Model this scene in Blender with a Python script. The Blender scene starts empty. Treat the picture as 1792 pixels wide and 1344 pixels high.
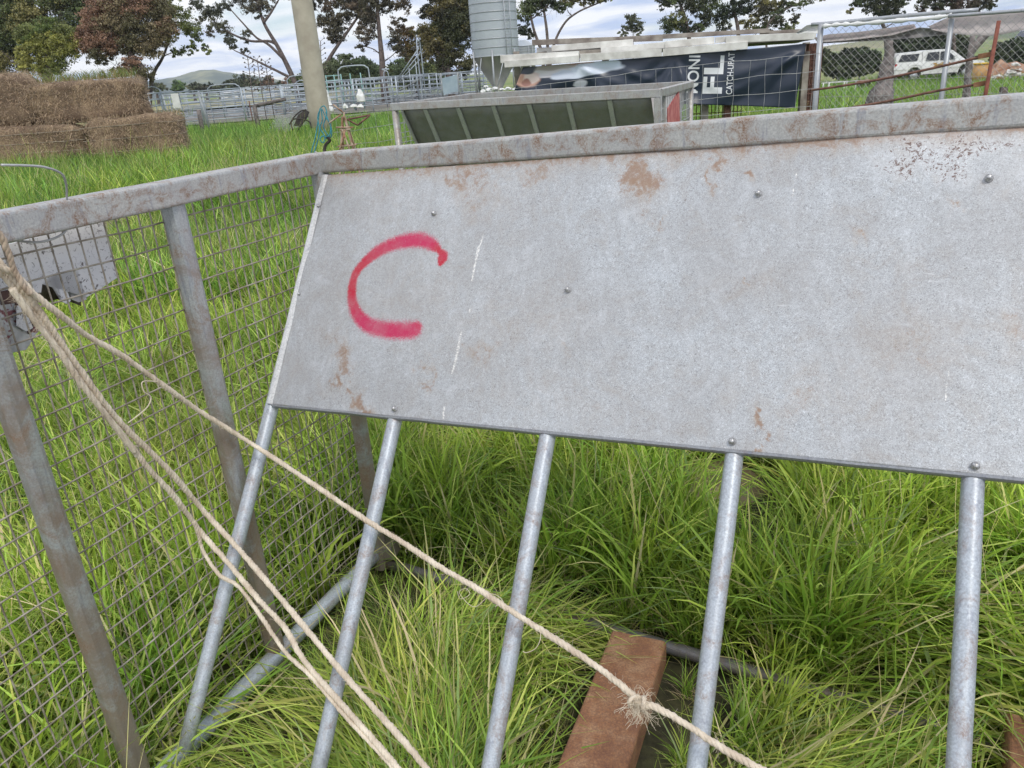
import bpy, bmesh, math, random
import numpy as np
from mathutils import Vector, Matrix, Euler, noise as mnoise
R = math.radians
random.seed(7); rng = np.random.default_rng(7)
SC = bpy.context.scene
COL = SC.collection

# ------------------------------------------------------------------ camera
F = 1346.0; H = 1.55; PITCH = R(22.1); ROLL = R(4.2)
fwd = np.array([0, math.cos(PITCH), -math.sin(PITCH)])
up0 = np.array([0, math.sin(PITCH), math.cos(PITCH)]); r0 = np.array([1.0, 0, 0])
rt = r0*math.cos(ROLL) - up0*math.sin(ROLL)
up = up0*math.cos(ROLL) + r0*math.sin(ROLL)
CAM = np.array([0, 0, H])
cd = bpy.data.cameras.new('camera'); cam = bpy.data.objects.new('camera', cd); COL.objects.link(cam)
cd.sensor_width = 36.0; cd.lens = 36.0*F/1792; cd.clip_start = 0.02; cd.clip_end = 6000
m = Matrix.Identity(4)
for i in range(3):
    m[i][0] = rt[i]; m[i][1] = up[i]; m[i][2] = -fwd[i]; m[i][3] = CAM[i]
cam.matrix_world = m
SC.camera = cam

# ------------------------------------------------------------------ sky, sun, exposure
W = bpy.data.worlds.new('World'); SC.world = W; W.use_nodes = True
SUN_EL, SUN_AZ = R(54), R(165)      # compass azimuth from +Y clockwise
nt = W.node_tree; nt.nodes.clear(); N = nt.nodes.new; LK = nt.links.new
out = N('ShaderNodeOutputWorld'); bg = N('ShaderNodeBackground'); LK(bg.outputs[0], out.inputs[0])
sky = N('ShaderNodeTexSky'); sky.sky_type = 'NISHITA'; sky.sun_disc = False
sky.sun_elevation = SUN_EL; sky.sun_rotation = SUN_AZ; sky.dust_density = 0.3; sky.ozone_density = 2.0
SKY_STRENGTH = 0.1
mul = N('ShaderNodeVectorMath'); mul.operation = 'SCALE'; mul.inputs['Scale'].default_value = SKY_STRENGTH
LK(sky.outputs[0], mul.inputs[0])
tc = N('ShaderNodeTexCoord'); sep = N('ShaderNodeSeparateXYZ'); LK(tc.outputs['Generated'], sep.inputs[0])
# cloud layer seen in perspective: direction divided by its height
mx = N('ShaderNodeMath'); mx.operation = 'MAXIMUM'; LK(sep.outputs['Z'], mx.inputs[0]); mx.inputs[1].default_value = 0.0
ad = N('ShaderNodeMath'); ad.operation = 'ADD'; LK(mx.outputs[0], ad.inputs[0]); ad.inputs[1].default_value = 0.12
dv = N('ShaderNodeVectorMath'); dv.operation = 'DIVIDE'; LK(tc.outputs['Generated'], dv.inputs[0])
cb = N('ShaderNodeCombineXYZ'); [LK(ad.outputs[0], cb.inputs[i]) for i in range(3)]; LK(cb.outputs[0], dv.inputs[1])
sc_ = N('ShaderNodeVectorMath'); sc_.operation = 'MULTIPLY'; LK(dv.outputs[0], sc_.inputs[0]); sc_.inputs[1].default_value = (1, 1, 1.6)
n1 = N('ShaderNodeTexNoise'); n1.inputs['Scale'].default_value = 0.95; n1.inputs['Detail'].default_value = 7; n1.inputs['Roughness'].default_value = 0.55
n1.inputs['Distortion'].default_value = 0.3
LK(sc_.outputs[0], n1.inputs['Vector'])
n2 = N('ShaderNodeTexNoise'); n2.inputs['Scale'].default_value = 1.25; n2.inputs['Detail'].default_value = 5; n2.inputs['Distortion'].default_value = 0.6
LK(sc_.outputs[0], n2.inputs['Vector'])
r1 = N('ShaderNodeValToRGB'); r1.color_ramp.elements[0].position = 0.24; r1.color_ramp.elements[1].position = 0.46
LK(n1.outputs[0], r1.inputs[0])
r2 = N('ShaderNodeValToRGB'); e = r2.color_ramp.elements
e[0].position = 0.38; e[0].color = (0.50, 0.61, 0.86, 1); e[1].position = 0.58; e[1].color = (1.04, 1.04, 1.04, 1)
LK(n2.outputs[0], r2.inputs[0])
mixc = N('ShaderNodeMix'); mixc.data_type = 'RGBA'
LK(r1.outputs[0], mixc.inputs[0]); LK(mul.outputs[0], mixc.inputs[6]); LK(r2.outputs[0], mixc.inputs[7])
LK(mixc.outputs[2], bg.inputs[0]); bg.inputs[1].default_value = 1.0
sd = bpy.data.lights.new('sun', 'SUN'); sd.energy = 1.5; sd.angle = R(13); sd.color = (1, 0.95, 0.86)
so = bpy.data.objects.new('sun', sd); COL.objects.link(so)
sdir = Vector((math.sin(SUN_AZ)*math.cos(SUN_EL), math.cos(SUN_AZ)*math.cos(SUN_EL), math.sin(SUN_EL)))
so.rotation_euler = sdir.to_track_quat('Z', 'Y').to_euler(); so.location = (0, 0, 30)
SC.view_settings.view_transform = 'Standard'; SC.view_settings.look = 'None'
SC.view_settings.exposure = 0.32; SC.view_settings.gamma = 1.0; SC.view_settings.use_curve_mapping = False
SC.render.engine = 'CYCLES'; SC.cycles.max_bounces = 5; SC.cycles.diffuse_bounces = 4; SC.cycles.glossy_bounces = 2; SC.cycles.transparent_max_bounces = 16

# ------------------------------------------------------------------ pixel -> place helpers (photograph pixels, metres)
def ray(x, y): return fwd + rt*(x-896)/F - up*(y-672)/F
def at(x, y, z): return CAM + ray(x, y)*z
def onz(x, y, Z=0.0):
    d = ray(x, y); return CAM + d*((Z-H)/d[2])
def onpl(x, y, p0, n):
    d = ray(x, y); return CAM + d*(np.dot(np.asarray(p0)-CAM, n)/np.dot(d, n))
def proj(p):
    q = np.asarray(p, float)-CAM; z = q@fwd; return 896+F*(q@rt)/z, 672-F*(q@up)/z, z
def nrm(v): v = np.asarray(v, float); return v/np.linalg.norm(v)
def sstep(a, b, x):
    t = np.clip((x-a)/(b-a), 0, 1); return t*t*(3-2*t)
def terrain(x, y):
    x = np.asarray(x, float); y = np.asarray(y, float)
    g = -0.85*sstep(6, 20, x)*sstep(16, 40, y)
    g = g + 0.05*np.sin(x*0.35+1)*np.sin(y*0.22)*sstep(5, 15, y)
    g = g - 0.5*sstep(60, 160, y)*sstep(-1e3, 0, -np.abs(x-2000))
    return g
def drop(x, y, depth):            # ground point under the pixel's point at that depth
    p = at(x, y, depth); return np.array([p[0], p[1], float(terrain(p[0], p[1]))]), p

# ------------------------------------------------------------------ mesh helpers
def mesh(name, V, Fc, mat=None, parent=None, smooth=False, attrs=None, kind=None, midx=None):
    me = bpy.data.meshes.new(name)
    me.from_pydata([tuple(map(float, v)) for v in V] if not isinstance(V, np.ndarray) else V.tolist(), [], Fc if isinstance(Fc, list) else Fc.tolist())
    for m_ in (mat if isinstance(mat, (list, tuple)) else [mat]):
        if m_: me.materials.append(m_)
    if smooth: me.polygons.foreach_set('use_smooth', [True]*len(me.polygons))
    if midx is not None: me.polygons.foreach_set('material_index', midx)
    if attrs:
        for k, (typ, dat) in attrs.items():
            a = me.attributes.new(k, typ, 'POINT')
            dat = np.asarray(dat, np.float32)
            if typ == 'FLOAT': a.data.foreach_set('value', dat.ravel())
            else:
                if dat.shape[1] == 3: dat = np.hstack([dat, np.ones((len(dat), 1), np.float32)])
                a.data.foreach_set('color', dat.ravel())
    me.update()
    o = bpy.data.objects.new(name, me); COL.objects.link(o)
    if parent:
        o.parent = parent
        o.matrix_parent_inverse = Matrix.Translation(-Vector(parent.location)) if parent.type == 'EMPTY' or parent.location.length else Matrix.Identity(4)
    if kind: o['kind'] = kind
    return o
def thing(name, label, cat, loc=(0, 0, 0), group=None):
    o = bpy.data.objects.new(name, None); COL.objects.link(o); o.location = tuple(map(float, loc))
    o.empty_display_size = 0.1
    o['label'] = label; o['category'] = cat
    if group: o['group'] = group
    return o
def tag(o, label, cat, group=None):
    o['label'] = label; o['category'] = cat
    if group: o['group'] = group
    return o
class MB:
    def __init__(s): s.V = []; s.F = []
    def add(s, V, Fc):
        b = len(s.V); s.V += [tuple(map(float, v)) for v in V]; s.F += [tuple(i+b for i in f) for f in Fc]
    def build(s, name, mat, parent=None, smooth=False, kind=None): return mesh(name, s.V, s.F, mat, parent, smooth, kind=kind)
def frame_for(t, hint=(0, 0, 1)):
    t = nrm(t); a = np.cross(hint, t)
    if np.linalg.norm(a) < 1e-3: a = np.cross((1, 0, 0), t)
    a = nrm(a); return a, np.cross(t, a)
def tube_vf(P, r, n=8, cap=True):
    P = np.asarray(P, float); k = len(P); r = np.broadcast_to(np.asarray(r, float), (k,))
    T = np.gradient(P, axis=0); V = []; Fc = []
    a, b = frame_for(T[0])
    for i in range(k):
        t = nrm(T[i]); a = nrm(a - t*np.dot(a, t)); b = np.cross(t, a)
        for j in range(n):
            th = 2*math.pi*j/n; V.append(P[i] + r[i]*(math.cos(th)*a + math.sin(th)*b))
    for i in range(k-1):
        for j in range(n):
            Fc.append((i*n+j, i*n+(j+1) % n, (i+1)*n+(j+1) % n, (i+1)*n+j))
    if cap:
        Fc.append(tuple(range(n-1, -1, -1))); Fc.append(tuple((k-1)*n+j for j in range(n)))
    return V, Fc
def tube(name, P, r, mat, parent=None, n=10, kind=None):
    return mesh(name, *tube_vf(P, r, n), mat, parent, True, kind=kind)
def rbox_vf(A, B, w, h, upv=(0, 0, 1), bev=0.004, seg=2):
    """rounded rectangular tube from A to B; w across, h along upv"""
    A = np.asarray(A, float); B = np.asarray(B, float); t = nrm(B-A); s = nrm(np.cross(t, upv)); u_ = np.cross(s, t)
    prof = []
    for cx, cy, a0 in ((1, 1, 0), (-1, 1, 90), (-1, -1, 180), (1, -1, 270)):
        for k in range(seg+1):
            th = R(a0+90*k/seg)
            prof.append((cx*(w/2-bev)+bev*math.cos(th), cy*(h/2-bev)+bev*math.sin(th)))
    n = len(prof); V = [P+s*x+u_*y for P in (A, B) for x, y in prof]
    Fc = [(j, n+j, n+(j+1) % n, (j+1) % n) for j in range(n)] + [tuple(range(n)), tuple(range(2*n-1, n-1, -1))]
    return V, Fc
def rbox(name, A, B, w, h, mat, parent=None, upv=(0, 0, 1), bev=0.004, kind=None):
    return mesh(name, *rbox_vf(A, B, w, h, upv, bev), mat, parent, False, kind=kind)
def poly_extrude(name, P, nvec, thick, mat, parent=None):
    """closed outline P (3-D, planar) given thickness along nvec"""
    bm = bmesh.new(); vs = [bm.verts.new(tuple(p)) for p in P]; f = bm.faces.new(vs)
    bmesh.ops.triangulate(bm, faces=[f])
    g = bmesh.ops.extrude_face_region(bm, geom=bm.faces[:])
    for v in [x for x in g['geom'] if isinstance(x, bmesh.types.BMVert)]: v.co += Vector(nvec)*thick
    bmesh.ops.recalc_face_normals(bm, faces=bm.faces[:])
    me = bpy.data.meshes.new(name); bm.to_mesh(me); bm.free()
    if mat: me.materials.append(mat)
    o = bpy.data.objects.new(name, me); COL.objects.link(o)
    if parent: o.parent = parent; o.matrix_parent_inverse = Matrix.Translation(-Vector(parent.location))
    return o
def catmull(P, n=8):
    P = np.asarray(P, float); Q = np.vstack([2*P[0]-P[1], P, 2*P[-1]-P[-2]]); out_ = []
    for i in range(1, len(Q)-2):
        for k in range(n):
            t = k/n
            out_.append(0.5*((2*Q[i])+(-Q[i-1]+Q[i+1])*t+(2*Q[i-1]-5*Q[i]+4*Q[i+1]-Q[i+2])*t*t+(-Q[i-1]+3*Q[i]-3*Q[i+1]+Q[i+2])*t**3))
    out_.append(P[-1]); return np.array(out_)

# ------------------------------------------------------------------ materials
def mat_new(name):
    m_ = bpy.data.materials.new(name); m_.use_nodes = True; t = m_.node_tree
    return m_, t, t.nodes['Principled BSDF']
def rgb(c): return (c[0], c[1], c[2], 1)
def nnoise(t, scale, detail=4, rough=0.55, vec=None, dist=0, coord='Object'):
    n = t.nodes.new('ShaderNodeTexNoise'); n.inputs['Scale'].default_value = scale; n.inputs['Detail'].default_value = detail
    n.inputs['Roughness'].default_value = rough; n.inputs['Distortion'].default_value = dist
    if vec is None:
        g = t.nodes.new('ShaderNodeNewGeometry') if coord == 'World' else t.nodes.new('ShaderNodeTexCoord')
        vec = g.outputs['Position'] if coord == 'World' else g.outputs['Object']
    t.links.new(vec, n.inputs['Vector']); return n.outputs[0]
def nramp(t, fac, stops):
    r_ = t.nodes.new('ShaderNodeValToRGB'); el = r_.color_ramp.elements
    while len(el) < len(stops): el.new(0.5)
    for e_, (p, c) in zip(el, stops):
        e_.position = p; e_.color = rgb(c) if not np.isscalar(c) else (c, c, c, 1)
    t.links.new(fac, r_.inputs[0]); return r_.outputs[0]
def nmix(t, fac, a, b, mode='MIX'):
    x = t.nodes.new('ShaderNodeMix'); x.data_type = 'RGBA'; x.blend_type = mode
    for s, v in ((0, fac), (6, a), (7, b)):
        if hasattr(v, 'links') or isinstance(v, bpy.types.NodeSocket): t.links.new(v, x.inputs[s])
        elif s == 0: x.inputs[0].default_value = v
        else: x.inputs[s].default_value = rgb(v)
    return x.outputs[2]
def nmath(t, op, a, b=0.0, clamp=False):
    x = t.nodes.new('ShaderNodeMath'); x.operation = op; x.use_clamp = clamp
    for i, v in enumerate((a, b)):
        if isinstance(v, bpy.types.NodeSocket): t.links.new(v, x.inputs[i])
        else: x.inputs[i].default_value = v
    return x.outputs[0]
def nbump(t, b, h, strength=0.3, dist=0.002):
    n = t.nodes.new('ShaderNodeBump'); n.inputs['Strength'].default_value = strength; n.inputs['Distance'].default_value = dist
    t.links.new(h, n.inputs['Height']); t.links.new(n.outputs[0], b.inputs['Normal'])
def mapvec(t, scale=(1, 1, 1), rot=(0, 0, 0), coord='World'):
    g = t.nodes.new('ShaderNodeNewGeometry') if coord == 'World' else t.nodes.new('ShaderNodeTexCoord')
    mp = t.nodes.new('ShaderNodeMapping'); mp.inputs['Scale'].default_value = scale; mp.inputs['Rotation'].default_value = rot
    t.links.new(g.outputs['Position'] if coord == 'World' else g.outputs['Object'], mp.inputs[0]); return mp.outputs[0]
def attr(t, name, what='Fac'):
    a = t.nodes.new('ShaderNodeAttribute'); a.attribute_name = name; return a.outputs[what]
def simple(name, c1, c2, scale=6, rough=0.6, metal=0.0, bump=0.0, bscale=60, detail=5, lo=0.35, hi=0.65, bdist=0.002, coord='World'):
    m_, t, b = mat_new(name)
    t.links.new(nramp(t, nnoise(t, scale, detail, coord=coord), [(lo, c1), (hi, c2)]), b.inputs['Base Color'])
    b.inputs['Roughness'].default_value = rough; b.inputs['Metallic'].default_value = metal
    if bump: nbump(t, b, nnoise(t, bscale, 5, coord=coord), bump, bdist)
    return m_
M = {}
def galv(name, base=(0.44, 0.45, 0.46), rust=(0.23, 0.12, 0.07), rlo=0.56, rhi=0.66, amt=0.7, rs=9, metal=0.35, fine=1.0, splash=0.0):
    m_, t, b = mat_new(name)
    d = tuple(x*0.72 for x in base); l = tuple(min(1, x*1.18) for x in base)
    c = nramp(t, nnoise(t, 260*fine, 3, 0.7, coord='World'), [(0.32, d), (0.7, l)])
    c = nmix(t, nmath(t, 'MULTIPLY', nramp(t, nnoise(t, 14, 6, coord='World'), [(0.4, 0.0), (0.7, 1.0)]), 0.35), c, (0.30, 0.30, 0.33))
    lng = nnoise(t, 1.0, 5, 0.7, vec=mapvec(t, (70, 70, 6)))
    c = nmix(t, nmath(t, 'MULTIPLY', nramp(t, lng, [(0.55, 0.0), (0.66, 1.0)]), 0.45), c, (0.17, 0.18, 0.24))
    blot = nramp(t, nnoise(t, rs, 8, 0.72, coord='World', dist=1.2), [(rlo, 0.0), (rhi, 1.0)])
    if splash:      # mud splashed up from the ground, thinning out above knee height
        g_ = t.nodes.new('ShaderNodeNewGeometry'); s_ = t.nodes.new('ShaderNodeSeparateXYZ'); t.links.new(g_.outputs['Position'], s_.inputs[0])
        low = nmath(t, 'SUBTRACT', 1.0, nmath(t, 'DIVIDE', s_.outputs['Z'], splash, True), True)
        sm = nramp(t, nmath(t, 'ADD', nnoise(t, 9, 6, 0.7, coord='World', dist=.6), nmath(t, 'MULTIPLY', low, 0.30)), [(0.52, 0.0), (0.70, 0.75)])
        c = nmix(t, sm, c, (0.25, 0.185, 0.135))
    fine_ = nramp(t, nnoise(t, 120, 6, 0.8, coord='World', dist=2), [(0.42, 0.0), (0.56, 1.0)])
    f = nmath(t, 'MULTIPLY', nmath(t, 'MULTIPLY', blot, fine_), amt)
    c = nmix(t, f, c, rust)
    c = nmix(t, nmath(t, 'MULTIPLY', blot, 0.25*amt), c, (0.30, 0.22, 0.16))
    t.links.new(c, b.inputs['Base Color'])
    b.inputs['Metallic'].default_value = metal
    t.links.new(nramp(t, f, [(0, 0.42), (1, 0.9)]), b.inputs['Roughness'])
    nbump(t, b, nnoise(t, 180, 5, coord='World'), 0.25, 0.001)
    return m_
M['strap_dark'] = galv('dark muddy pipe', base=(0.17, 0.16, 0.16), rust=(0.20, 0.12, 0.08), amt=0.8, rlo=.45)
M['galv'] = galv('galvanised steel', base=(0.42, 0.44, 0.46), amt=0.35)
M['pipe'] = galv('galvanised pipe', base=(0.47, 0.51, 0.55), amt=0.55, rlo=0.5, rhi=0.62, rs=12)
M['pipe_dirty'] = galv('muddy galvanised pipe', base=(0.40, 0.42, 0.42), rust=(0.26, 0.16, 0.09), amt=0.8, rlo=0.50, rhi=0.62, rs=8, splash=1.3)
M['rail'] = galv('galvanised rail with mud', base=(0.46, 0.455, 0.43), rust=(0.25, 0.14, 0.085), amt=1.0, rlo=0.47, rhi=0.62, rs=18)
M['wire'] = simple('mesh wire', (0.19, 0.16, 0.12), (0.46, 0.41, 0.34), 30, 0.55, 0.3)
M['wire_l'] = simple('pale wire', (0.30, 0.30, 0.30), (0.45, 0.45, 0.44), 30, 0.5, 0.3)
M['white'] = simple('white paint', (0.60, 0.60, 0.58), (0.78, 0.78, 0.76), 3, 0.5)
M['gap'] = simple('dark interior', (0.02, 0.017, 0.015), (0.05, 0.04, 0.03), 5, 0.8)

def sheet_material():
    m_, t, b = mat_new('spangled galvanised sheet')
    fine = nnoise(t, 270, 5, 0.85, coord='World', dist=2.0)
    c = nramp(t, fine, [(0.36, (0.14, 0.14, 0.14)), (0.455, (0.34, 0.355, 0.37)), (0.55, (0.48, 0.505, 0.53)), (0.635, (0.72, 0.75, 0.78))])
    lumps = nnoise(t, 60, 5, 0.7, coord='World', dist=1.0)
    c = nmix(t, nmath(t, 'MULTIPLY', nramp(t, lumps, [(0.45, 0.0), (0.7, 1.0)]), 0.22), c, (0.27, 0.25, 0.24))
    cloud = nnoise(t, 4.5, 5, 0.6, coord='World')
    c = nmix(t, nmath(t, 'MULTIPLY', nramp(t, cloud, [(0.38, 1.0), (0.62, 0.0)]), 0.38), c, (0.29, 0.275, 0.265))
    mott = nnoise(t, 17, 7, 0.75, coord='World', dist=.8)
    c = nmix(t, nmath(t, 'MULTIPLY', nramp(t, mott, [(0.50, 0.0), (0.68, 1.0)]), 0.30), c, (0.31, 0.265, 0.22))
    c = nmix(t, nmath(t, 'MULTIPLY', nramp(t, mott, [(0.30, 1.0), (0.46, 0.0)]), 0.22), c, (0.74, 0.77, 0.82))
    hl = nnoise(t, 1.0, 3, 0.6, vec=mapvec(t, (9, 40, 160), (0.5, 0.2, 0.9)), dist=.4)      # hairline scratches
    c = nmix(t, nmath(t, 'MULTIPLY', nramp(t, hl, [(0.70, 0.0), (0.73, 1.0)]), 0.30), c, (0.75, 0.76, 0.78))
    # faint runs down the slope
    st = nnoise(t, 1.0, 4, 0.6, vec=mapvec(t, (55, 12, 2.2)))
    c = nmix(t, nmath(t, 'MULTIPLY', nramp(t, st, [(0.50, 0.0), (0.72, 1.0)]), 0.14), c, (0.66, 0.68, 0.71))
    # warm dust film and mud, weighted by where it gathered
    mud = attr(t, 'mud')
    mn = nmath(t, 'ADD', nmath(t, 'MULTIPLY', nnoise(t, 26, 6, 0.75, coord='World', dist=2.0), 0.6), nmath(t, 'MULTIPLY', nnoise(t, 120, 6, 0.8, coord='World', dist=2.6), 0.4))
    mf = nmath(t, 'MULTIPLY', nramp(t, nmath(t, 'ADD', mn, nmath(t, 'MULTIPLY', mud, 0.34)), [(0.66, 0.0), (0.80, 1.0)]), 0.80)
    c = nmix(t, nmath(t, 'MULTIPLY', mud, nramp(t, nnoise(t, 22, 6, 0.75, coord='World', dist=1.5), [(0.35, 0.05), (0.62, 0.8)])), c, (0.38, 0.30, 0.225))
    c = nmix(t, mf, c, (0.27, 0.165, 0.105))
    # little worm-like scratches
    wm = nnoise(t, 34, 2, 0.4, coord='World', dist=3.5)
    wl = nmath(t, 'ABSOLUTE', nmath(t, 'SUBTRACT', wm, 0.5))
    gate = nramp(t, nnoise(t, 17, 3, coord='World'), [(0.60, 0.0), (0.64, 1.0)])
    c = nmix(t, nmath(t, 'MULTIPLY', nmath(t, 'MULTIPLY', nmath(t, 'LESS_THAN', wl, 0.008), gate), 0.55), c, (0.16, 0.12, 0.10))
    # rust specks along the top right
    sp = attr(t, 'speck'); sn = nnoise(t, 150, 5, 0.75, coord='World', dist=1)
    c = nmix(t, nmath(t, 'MULTIPLY', sp, 0.35), c, (0.68, 0.68, 0.68))
    c = nmix(t, nramp(t, nmath(t, 'ADD', sn, nmath(t, 'MULTIPLY', sp, 0.20)), [(0.70, 0.0), (0.73, 0.9)]), c, (0.13, 0.075, 0.06))
    # white paint scratches
    sc2 = attr(t, 'scratch'); sn2 = nnoise(t, 130, 4, 0.8, coord='World', dist=2)
    c = nmix(t, nramp(t, nmath(t, 'MULTIPLY', sc2, nmath(t, 'ADD', nmath(t, 'MULTIPLY', nmath(t, 'SUBTRACT', sn2, 0.5), 3.2), 0.70)), [(0.46, 0.0), (0.70, 0.85)]), c, (0.80, 0.78, 0.74))
    # sprayed letter
    pa = attr(t, 'paint'); pn = nnoise(t, 330, 3, 0.85, coord='World', dist=1)
    pf = nramp(t, nmath(t, 'ADD', pa, nmath(t, 'MULTIPLY', nmath(t, 'SUBTRACT', pn, 0.5), nmath(t, 'MULTIPLY', 1.0, 2.3))), [(0.22, 0.0), (0.80, 0.97)])
    pf = nmath(t, 'MULTIPLY', pf, nramp(t, pa, [(0.03, 0.0), (0.15, 1.0)]))
    pc = nmix(t, attr(t, 'dense'), (0.50, 0.016, 0.095), (0.46, 0.006, 0.03))
    pf = nmath(t, 'MULTIPLY', pf, nramp(t, nnoise(t, 24, 5, 0.7, coord='World'), [(0.35, 0.80), (0.6, 1.0)]))
    c = nmix(t, pf, c, pc)
    t.links.new(c, b.inputs['Base Color'])
    b.inputs['Metallic'].default_value = 0.25
    t.links.new(nramp(t, fine, [(0.3, 0.62), (0.7, 0.46)]), b.inputs['Roughness'])
    nbump(t, b, fine, 0.22, 0.0008)
    return m_
M['sheet'] = sheet_material()

def rust_material():
    m_, t, b = mat_new('rusted steel beam')
    c = nramp(t, nnoise(t, 11, 7, 0.7, coord='World'), [(0.3, (0.17, 0.07, 0.035)), (0.5, (0.31, 0.145, 0.065)), (0.68, (0.44, 0.26, 0.14))])
    c = nmix(t, nramp(t, nnoise(t, 190, 5, 0.8, coord='World'), [(0.42, 0.55), (0.6, 0.0)]), c, (0.10, 0.045, 0.04))
    c = nmix(t, nramp(t, nnoise(t, 240, 3, 0.8, coord='World'), [(0.58, 0.0), (0.72, 0.5)]), c, (0.45, 0.24, 0.14))
    t.links.new(c, b.inputs['Base Color']); b.inputs['Roughness'].default_value = 0.85
    nbump(t, b, nnoise(t, 170, 6, 0.8, coord='World'), 0.9, 0.002); return m_
M['rust'] = rust_material()
M['rope'] = simple('natural fibre rope', (0.48, 0.38, 0.28), (0.80, 0.71, 0.57), 26, 0.9, 0, 0.8, 500, 6, 0.3, 0.7)
M['fibre'] = simple('rope fibre', (0.50, 0.42, 0.31), (0.66, 0.58, 0.45), 40, 0.85)

def grass_material():
    m_, t, b = mat_new('grass blades')
    oi = t.nodes.new('ShaderNodeObjectInfo')
    c = attr(t, 'col', 'Color')
    hs = t.nodes.new('ShaderNodeHueSaturation'); t.links.new(c, hs.inputs['Color'])
    t.links.new(nramp(t, oi.outputs['Random'], [(0.0, 0.475), (1.0, 0.512)]), hs.inputs['Hue'])
    rv = nmath(t, 'FRACT', nmath(t, 'MULTIPLY', oi.outputs['Random'], 17.3))
    t.links.new(nmath(t, 'ADD', nmath(t, 'MULTIPLY', rv, 0.55), 0.72), hs.inputs['Value'])
    # patches of drier grass over the paddock
    dry = nramp(t, nnoise(t, 0.9, 4, coord='World'), [(0.50, 0.0), (0.70, 0.45)])
    c2 = nmix(t, dry, hs.outputs[0], (0.24, 0.21, 0.07))
    c2 = nmix(t, nramp(t, nnoise(t, 0.45, 5, coord='World'), [(0.40, 0.35), (0.54, 0.0)]), c2, (0.09, 0.19, 0.035))
    t.links.new(c2, b.inputs['Base Color']); b.inputs['Roughness'].default_value = 0.42
    b.inputs['Specular IOR Level'].default_value = 0.35
    tr = t.nodes.new('ShaderNodeBsdfTranslucent'); t.links.new(c2, tr.inputs[0])
    mx_ = t.nodes.new('ShaderNodeMixShader'); mx_.inputs[0].default_value = 0.42
    o_ = t.nodes['Material Output']; t.links.new(b.outputs[0], mx_.inputs[1]); t.links.new(tr.outputs[0], mx_.inputs[2]); t.links.new(mx_.outputs[0], o_.inputs[0])
    return m_
M['grass'] = grass_material()
def leaf_material():
    m_, t, b = mat_new('leaves')
    c = attr(t, 'col', 'Color'); t.links.new(c, b.inputs['Base Color']); b.inputs['Roughness'].default_value = 0.5
    tr = t.nodes.new('ShaderNodeBsdfTranslucent'); t.links.new(c, tr.inputs[0])
    mx_ = t.nodes.new('ShaderNodeMixShader'); mx_.inputs[0].default_value = 0.25
    o_ = t.nodes['Material Output']; t.links.new(b.outputs[0], mx_.inputs[1]); t.links.new(tr.outputs[0], mx_.inputs[2]); t.links.new(mx_.outputs[0], o_.inputs[0])
    return m_
M['leaf'] = leaf_material()
M['bark'] = simple('bark', (0.05, 0.038, 0.034), (0.14, 0.11, 0.095), 6, 0.9, 0, 0.5, 20, bdist=0.02)
M['bark_g'] = simple('grey weathered wood', (0.08, 0.07, 0.065), (0.22, 0.19, 0.175), 12, 0.9, 0, 0.5, 40, bdist=0.01)

# ================================================================== GROUND
def ground():
    ys = np.concatenate([np.linspace(-3, 12, 61), np.geomspace(12.4, 2350, 110)])
    xs = np.concatenate([-np.geomspace(3500, 8.2, 60), np.linspace(-8, 8, 65), np.geomspace(8.2, 3500, 60)])
    X, Y = np.meshgrid(xs, ys); Z = terrain(X, Y) + 0.02*np.sin(X*2.1)*np.sin(Y*1.7+1)*sstep(8, 4, Y)-0.02
    V = np.stack([X.ravel(), Y.ravel(), Z.ravel()], 1); nx = len(xs)
    i, j = np.meshgrid(np.arange(nx-1), np.arange(len(ys)-1)); a = (j*nx+i).ravel()
    Fq = np.stack([a, a+1, a+nx+1, a+nx], 1)
    m_, t, b = mat_new('paddock ground')
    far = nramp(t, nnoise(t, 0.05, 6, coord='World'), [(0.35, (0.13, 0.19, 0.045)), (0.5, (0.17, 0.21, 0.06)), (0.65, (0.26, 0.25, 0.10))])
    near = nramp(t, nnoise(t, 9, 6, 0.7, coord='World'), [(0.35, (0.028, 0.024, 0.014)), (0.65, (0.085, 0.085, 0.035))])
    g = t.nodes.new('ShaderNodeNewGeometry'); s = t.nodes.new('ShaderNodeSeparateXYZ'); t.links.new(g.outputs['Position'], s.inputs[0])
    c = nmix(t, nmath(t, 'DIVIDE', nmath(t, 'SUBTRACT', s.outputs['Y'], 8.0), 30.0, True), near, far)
    t.links.new(c, b.inputs['Base Color']); b.inputs['Roughness'].default_value = 0.95
    nbump(t, b, nnoise(t, 25, 6, coord='World'), 0.6, 0.02)
    o = mesh('ground', V, Fq, m_, None, True); o['kind'] = 'structure'; return o
ground()

def patch(name, pts_px, Z, mat, lift=0.01):
    """a bare patch of ground with an uneven outline and a slightly raised middle"""
    P = np.array([onz(x, y, Z) for x, y in pts_px]); P = catmull(np.vstack([P, P[:1]]), 5)[:-1]; c = P.mean(0)
    V = [c+np.array([0, 0, lift])]; Fc = []; n = len(P)
    for k, s in enumerate((0.35, 0.7, 1.0)):
        for p in P:
            q = c+(p-c)*(s*(1+0.05*random.uniform(-1, 1))); q[2] = Z+lift*(1-s)+random.uniform(-.3, .3)*lift-(.06 if s == 1.0 else 0); V.append(q)
    for j in range(n):
        Fc.append((0, 1+j, 1+(j+1) % n))
        for k in range(2):
            a = 1+k*n; b_ = 1+(k+1)*n; Fc.append((a+j, b_+j, b_+(j+1) % n, a+(j+1) % n))
    o = mesh(name, V, Fc, mat, None, True); o['kind'] = 'structure'; return o
M['mud'] = simple('wet brown mud', (0.16, 0.115, 0.07), (0.30, 0.235, 0.16), 5, 0.45, 0, 0.4, 30, bdist=0.01)
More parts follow.
